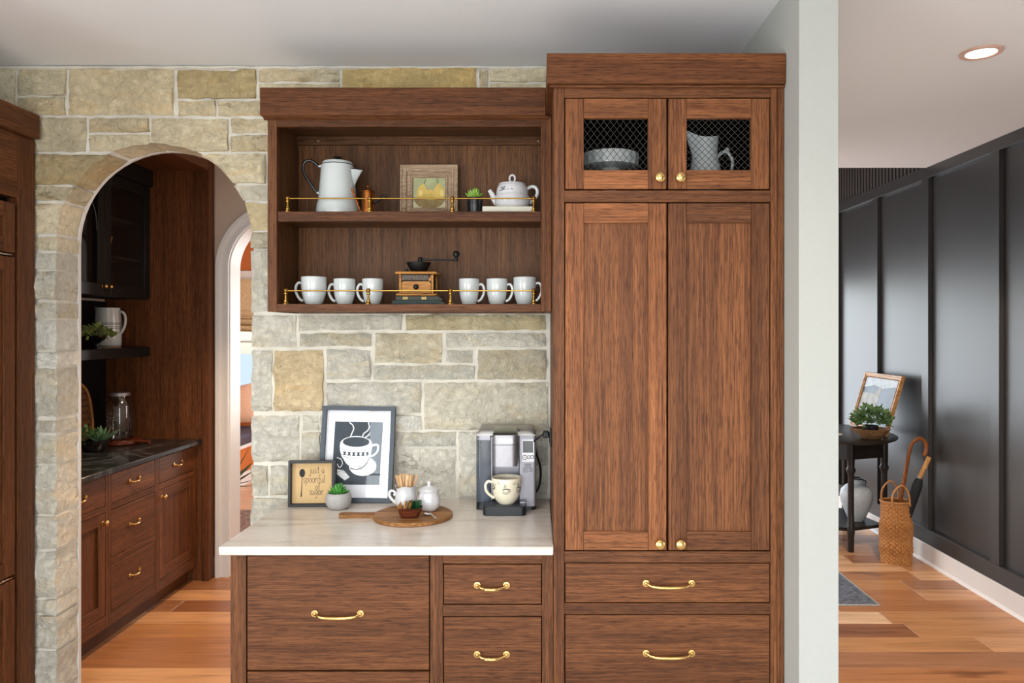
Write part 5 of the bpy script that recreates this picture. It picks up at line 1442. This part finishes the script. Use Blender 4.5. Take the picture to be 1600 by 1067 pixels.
obj('bowl', MB().lathe([(0, 0), (.045, 0), (.050, .004), (.066, .05), (.069, .066), (.065, .066), (.058, .045), (0, .02)], 24, sx=1.2), plain('smoked_bowl', '#231a1b', .2, coat=.5), t)
rosette(t, (.035, 0, .05), [(9, 62, .115), (7, 38, .105), (4, 14, .095)], LM_S, 8)
foliage(t, (-.045, -.02, .075), .065, .060, 60, .040, LEAFD, 12)
# inside the glazed cabinet
pl = obj('plate', MB().lathe([(0, .0), (.05, .002), (.085, .009), (.088, .012), (.083, .012), (.05, .006), (0, .004)], 40).xf(Matrix.Translation((-2.665, 4.345, CSH[1] + .0892)) @ Matrix.Rotation(1.45, 4, 'Y')), CERAM)
tag(pl, 'white plate standing on edge inside the black glazed cabinet', 'plate')
bk_ = obj('cabinet_basket', MB().lathe([(0, 0), (.050, 0), (.055, .05), (.066, .11), (.069, .115), (.064, .115), (.05, .05), (0, .004)], 30, (-2.64, 4.40, CSH[0] + .0005), wob=lambda th, z: 1 + .02 * math.sin(th * 12) * (1 if int(z * 200) % 2 else -1)), WICKER)
tag(bk_, 'little tapered wicker basket inside the black glazed cabinet', 'basket')

# ------------------------------------------------------------------ nook beyond the second arch
t = thing('window_bench', 'orange painted window bench with white plinth in the sunny nook', 'bench', (-3.76, 7.5, 0))
obj('bench_front', MB().box(-3.10, -3.07, 6.4, 8.395, .135, .385, .002), ORANGE, t)
obj('plinth', MB().box(-3.10, -3.065, 6.4, 8.395, 0, .1345, .002), BASEW, t)
obj('seat_board', MB().box(-4.44, -3.06, 6.4, 8.395, .3855, .42, .003), BASEW, t)
obj('bench_end', MB().box(-4.44, -3.101, 6.4, 6.43, 0, .385), ORANGE, t)
cu = obj('bench_cushion', MB().box(-4.43, -3.055, 6.42, 8.39, .4205, .523, .025), LEATHER); tag(cu, 'dark padded cushion on the nook bench', 'cushion')
def pillow(name, loc, w, h, d, rot, m):
    mb = MB()
    for s2 in (-1, 1):
        mb.grid(lambda u, v: ((u - .5) * w * (1 - .10 * math.sin(math.pi * v)), s2 * d / 2 * (math.sin(math.pi * u) * math.sin(math.pi * v)) ** .45, v * h + .02 * math.cos(2 * math.pi * u) * (v - .5)), 12, 12)
    o = obj(name, mb, m, ang=80, fix=False)
    o.location = loc; o.rotation_euler = rot
    return o
tag(pillow('throw_pillow', (-3.34, 8.06, .57), .50, .42, .15, (-.25, -.12, .5), PILLOW), 'blush throw pillow propped on the nook bench', 'pillow')
t = thing('roman_shade', 'tan woven roman shade gathered above the nook window', 'window shade', (-2.95, 8.36, 1.6))
def shade(u, v):
    z = 2.20 - .58 * v
    return (-3.68 + 1.44 * u, 8.355 - (.02 if v < .6 else .02 + .035 * abs(math.sin((v - .6) * math.pi / .4 * 3))), z - .02 * math.sin(math.pi * u) * v)
obj('shade_cloth', MB().grid(shade, 12, 40), SHADE, t, fix=False)
for i in range(4): obj('shade_fold', MB().tube([(shade(u / 12, .66 + i * .11)[0], 8.315, shade(u / 12, .66 + i * .11)[2]) for u in range(13)], .012, 6), plain('shade_cord', '#8d7348', .8, noise_amt=.2), t)
t = thing('floor_plant', 'dark leafy plant on the nook floor', 'plant', (PX(352, 6.9), 6.9, 0), local=True)
obj('pot', MB().lathe([(0, 0), (.11, 0), (.14, .2), (.13, .2), (.10, .02), (0, .02)], 24), CONC, t)
LM_P = leaf_mesh('leaf_long', plain('dark_leaf', '#2e4526', .5, noise_amt=.3), .16, .02)
rosette(t, (0, 0, .15), [(9, 95, .30), (8, 70, .36), (6, 40, .40)], LM_P, 3)
rg = obj('nook_rug', MB().box(-2.9, -1.7, 5.5, 6.55, .0004, .008, .003), plain('patterned_rug', '#7a5f52', .95, noise_amt=.6, nscale=30)); tag(rg, 'patterned brown rug on the nook floor', 'rug')

# ------------------------------------------------------------------ hall things
TT = .838
legs = [(2.28, 5.33), (2.575, 5.44), (2.50, 5.95), (2.02, 5.95), (1.90, 5.44)]
tc = (2.235, 5.62)
t = thing('hall_table', 'dark turned-leg round console table against the hall wall', 'table', (tc[0], tc[1], 0))
obj('table_top', MB().lathe([(0, TT - .026), (.40, TT - .026), (.43, TT - .020), (.45, TT - .010), (.452, TT - .003), (.446, TT), (0, TT)], 64, (tc[0], tc[1], 0), 1.0, 1.28), DARKWX, t)
for i, (x, y) in enumerate(legs):
    obj('leg', MB().lathe([(0, 0), (.019, 0), (.022, .01), (.023, .12), (.027, .135), (.027, .19), (.023, .20), (.022, .30), (.021, .55), (.024, .575), (.032, .590), (.032, .605), (.024, .618), (.026, .64), (.027, .811), (0, .811)], 20, (x, y, 0)), DARKW, t)
    x2, y2 = legs[(i + 1) % 5]
    d = Vector((x2 - x, y2 - y, 0)); n_ = Vector((d.y, -d.x, 0)).normalized() * .008; d.normalize()
    a = Vector((x, y, 0)) + d * .022; b = Vector((x2, y2, 0)) - d * .022
    obj('apron', MB().prism([(a + n_)[:2], (b + n_)[:2], (b - n_)[:2], (a - n_)[:2]], 'z', .672, .811), DARKWX, t)
obj('lower_shelf', MB().prism([(tc[0] + (x - tc[0]) * .97, tc[1] + (y - tc[1]) * .97) for x, y in legs], 'z', .148, .172), DARKWX, t)
# framed landscape leaning on the wall
Wp, Hp = .60, .455
t = thing('framed_picture', 'gilt-framed dark landscape leaning on the hall wall', 'picture', (2.515, 5.615, TT + .0095), local=True)
t.rotation_euler = (Matrix.Rotation(R90 * -1, 3, 'Z') @ Matrix.Rotation(-.29, 3, 'X')).to_euler()
obj('frame', frame_bars(Wp, Hp, .038, .028, [(0, .006), (.004, 0), (.014, .001), (.020, .006), (.030, .008), (.034, .004), (.038, .012)]), GILT, t, ang=25)
cv = obj('canvas', MB().box(-Wp / 2 + .036, Wp / 2 - .036, .013, .02, .036, Hp - .036), plain('misty_canvas', '#4f5964', .5, noise_amt=.35, nscale=7), t)
mb = MB(); disc(mb, [(-.26, .33), (-.10, .36), (.05, .34), (.26, .37), (.26, .415), (-.26, .415)], .0126); obj('painted_sky', mb, plain('pale_sky_paint', '#aab0b4', .6, noise_amt=.2), cv, smooth=False)
mb = MB(); disc(mb, [(-.26, .15), (-.02, .15), (-.02, .29), (-.26, .29)], .0126); disc(mb, [(-.05, .05), (.03, .05), (.03, .33), (.02, .36), (.0, .36), (-.01, .33), (-.05, .30)], .0124); obj('painted_buildings', mb, plain('grey_paint', '#8e8b84', .6, noise_amt=.3), cv, smooth=False)
# bowl with plant
t = thing('dough_bowl_plant', 'leafy green plant in a carved wooden bowl on the hall table', 'plant', (PX(1361, 5.25), 5.25, TT + .0008), local=True)
obj('bowl', MB().lathe([(0, 0), (.055, 0), (.065, .004), (.105, .045), (.130, .072), (.125, .074), (.095, .046), (0, .014)], 36), oak('bleached_bowl', 'x', lin('#b08a62'), lin('#7d5a3c'), lin('#4d3322'), rough=.5, var=.05), t)
obj('pot', MB().lathe([(0, .014), (.040, .014), (.052, .095), (.048, .095), (.04, .08), (0, .08)], 24), BLKPL, t)
foliage(t, (0, 0, .135), .125, .090, 260, .046, plain('table_plant_leaf', '#4f6a3c', .5, noise_amt=.35, nscale=40), 6, .35)
t = thing('open_book', 'open white book lying on the hall table', 'book', (2.10, 5.48, TT + .0006), (0, 0, .3), local=True)
for s2 in (-1, 1): obj('page_block', MB().grid(lambda u, v: (s2 * (.002 + .13 * u), -.10 + .20 * v, .010 + .016 * math.sin(math.pi * u) ** .7), 8, 2).box(s2 * .002 if s2 > 0 else -.132, .132 if s2 > 0 else -.002, -.10, .10, 0, .0098), PAPER, t, fix=False)
# jug on the lower shelf
t = thing('stone_jug', 'speckled grey jug with dark mouth on the table lower shelf', 'vase', (PX(1338, 5.56), 5.56, .1727), local=True)
obj('body', MB().lathe([(0, 0), (.052, 0), (.058, .006), (.085, .07), (.113, .145), (.119, .190), (.108, .232), (.078, .264), (.050, .277), (.045, .285), (.047, .312), (.042, .312), (.040, .285), (0, .26)], 40), VASE, t)
obj('mouth', MB().lathe([(.0465, .3122), (.051, .314), (.051, .322), (.044, .322), (.040, .3122)], 30), BLACKM, t)
obj('ear', MB().tube(curve([(.044, -.01, .300), (.062, -.014, .302), (.064, -.015, .285), (.058, -.013, .276)], 5), .005, 8), BLACKM, t)
# wicker umbrella basket
bx_, by_ = PX(1400, 5.10), 5.10
t = thing('umbrella_basket', 'tall oval wicker basket on the hall floor holding a cane', 'basket', (bx_, by_, .0004), local=True)
NB = 72; HB = .425
def weave(u, v):
    a = 2 * math.pi * u; z = v * HB
    band = .35 < v < .62 or v < .16
    i, j = round(u * NB), round(v * 60)
    o = (.0058 if (i // 2 + j // 2) % 2 else -.003) * (1.5 if (.16 <= v <= .28 or .42 < v < .66) else .8)
    k = .94 + .06 * math.sin(math.pi * min(1, v * 1.3))
    return ((.106 * k + o) * math.cos(a), (.082 * k + o) * math.sin(a), z)
mb = MB().grid(weave, NB, 60)
obj('woven_side', mb, WICKER, t, fix=False, smooth=False)
obj('base', MB().lathe([(0, .002), (.098, .002), (.098, .010), (0, .010)], 36, (0, 0, 0), 1, .77), WICKER, t)
obj('inner_side', MB().grid(lambda u, v: (.096 * math.cos(2 * math.pi * u), .073 * math.sin(2 * math.pi * u), .011 + v * (HB - .012)), 36, 2), JUTE, t, fix=False)
obj('rim', MB().tube([(.103 * math.cos(a), .079 * math.sin(a), HB) for a in [2 * math.pi * i / 40 for i in range(40)]], .008, 8, True), WICKER, t)
for yy in (-.079, .079):
    obj('handle', MB().tube(curve([(-.065, yy, HB - .02), (-.060, yy, HB + .06), (-.02, yy, HB + .115), (.02, yy, HB + .115), (.050, yy, HB + .06), (.058, yy, HB - .02)], 6), .0065, 8), WICKER, t)
D = 5.06
def hp3(x, y, d=0): return (PX(x, D + d), D + d, PZ(y, D + d))
cn = obj('walking_cane', MB().tube(curve([(PX(1396, 5.10), 5.12, .03), hp3(1405, 795, .02), hp3(1411, 760, -.01), hp3(1421, 705, -.06), hp3(1427, 691, -.06), hp3(1437, 685, -.06), hp3(1446, 692, -.06), hp3(1447, 705, -.06), hp3(1443, 712, -.06)], 6), .0125, 10), CANEW)
tag(cn, 'varnished wooden cane with crook handle in the wicker basket', 'cane')
t = thing('folded_umbrella', 'black folded umbrella with ridged wooden handle in the wicker basket', 'umbrella', (PX(1412, 5.12), 5.12, .02))
a = Vector(hp3(1452, 714, -.09)); b = Vector(hp3(1437, 746, -.05)); e = Vector((PX(1401, 5.12), 5.135, .04))
obj('canopy', MB().tube([tuple(b.lerp(e, k_)) for k_ in (0, .03, .10, .25, .5, .8, 1)], [.012, .024, .034, .032, .026, .018, .006], 12), FABRIC, t)
obj('handle', MB().tube([tuple(a.lerp(b, i / 24)) for i in range(25)], [.0150 + (.0020 if i % 2 else 0) for i in range(25)], 12), UMBW, t)
obj('ferrule', MB().tube([tuple(b.lerp(e, -.02)), tuple(b.lerp(e, .012))], .0150, 12), STEEL, t)
rg = obj('hall_rug', MB().box(.95, 1.995, 4.29, 5.28, .0004, .009, .003), RUGM)
tag(rg, 'grey patterned rug with a pale edge on the hall floor', 'rug')
obj('rug_edge', MB().box(.95, 1.998, 4.282, 4.2895, .0004, .010, .002).box(1.9955, 2.003, 4.282, 5.28, .0004, .010, .002), plain('rug_binding', '#a8a49c', .9, noise_amt=.2, nscale=80), rg)
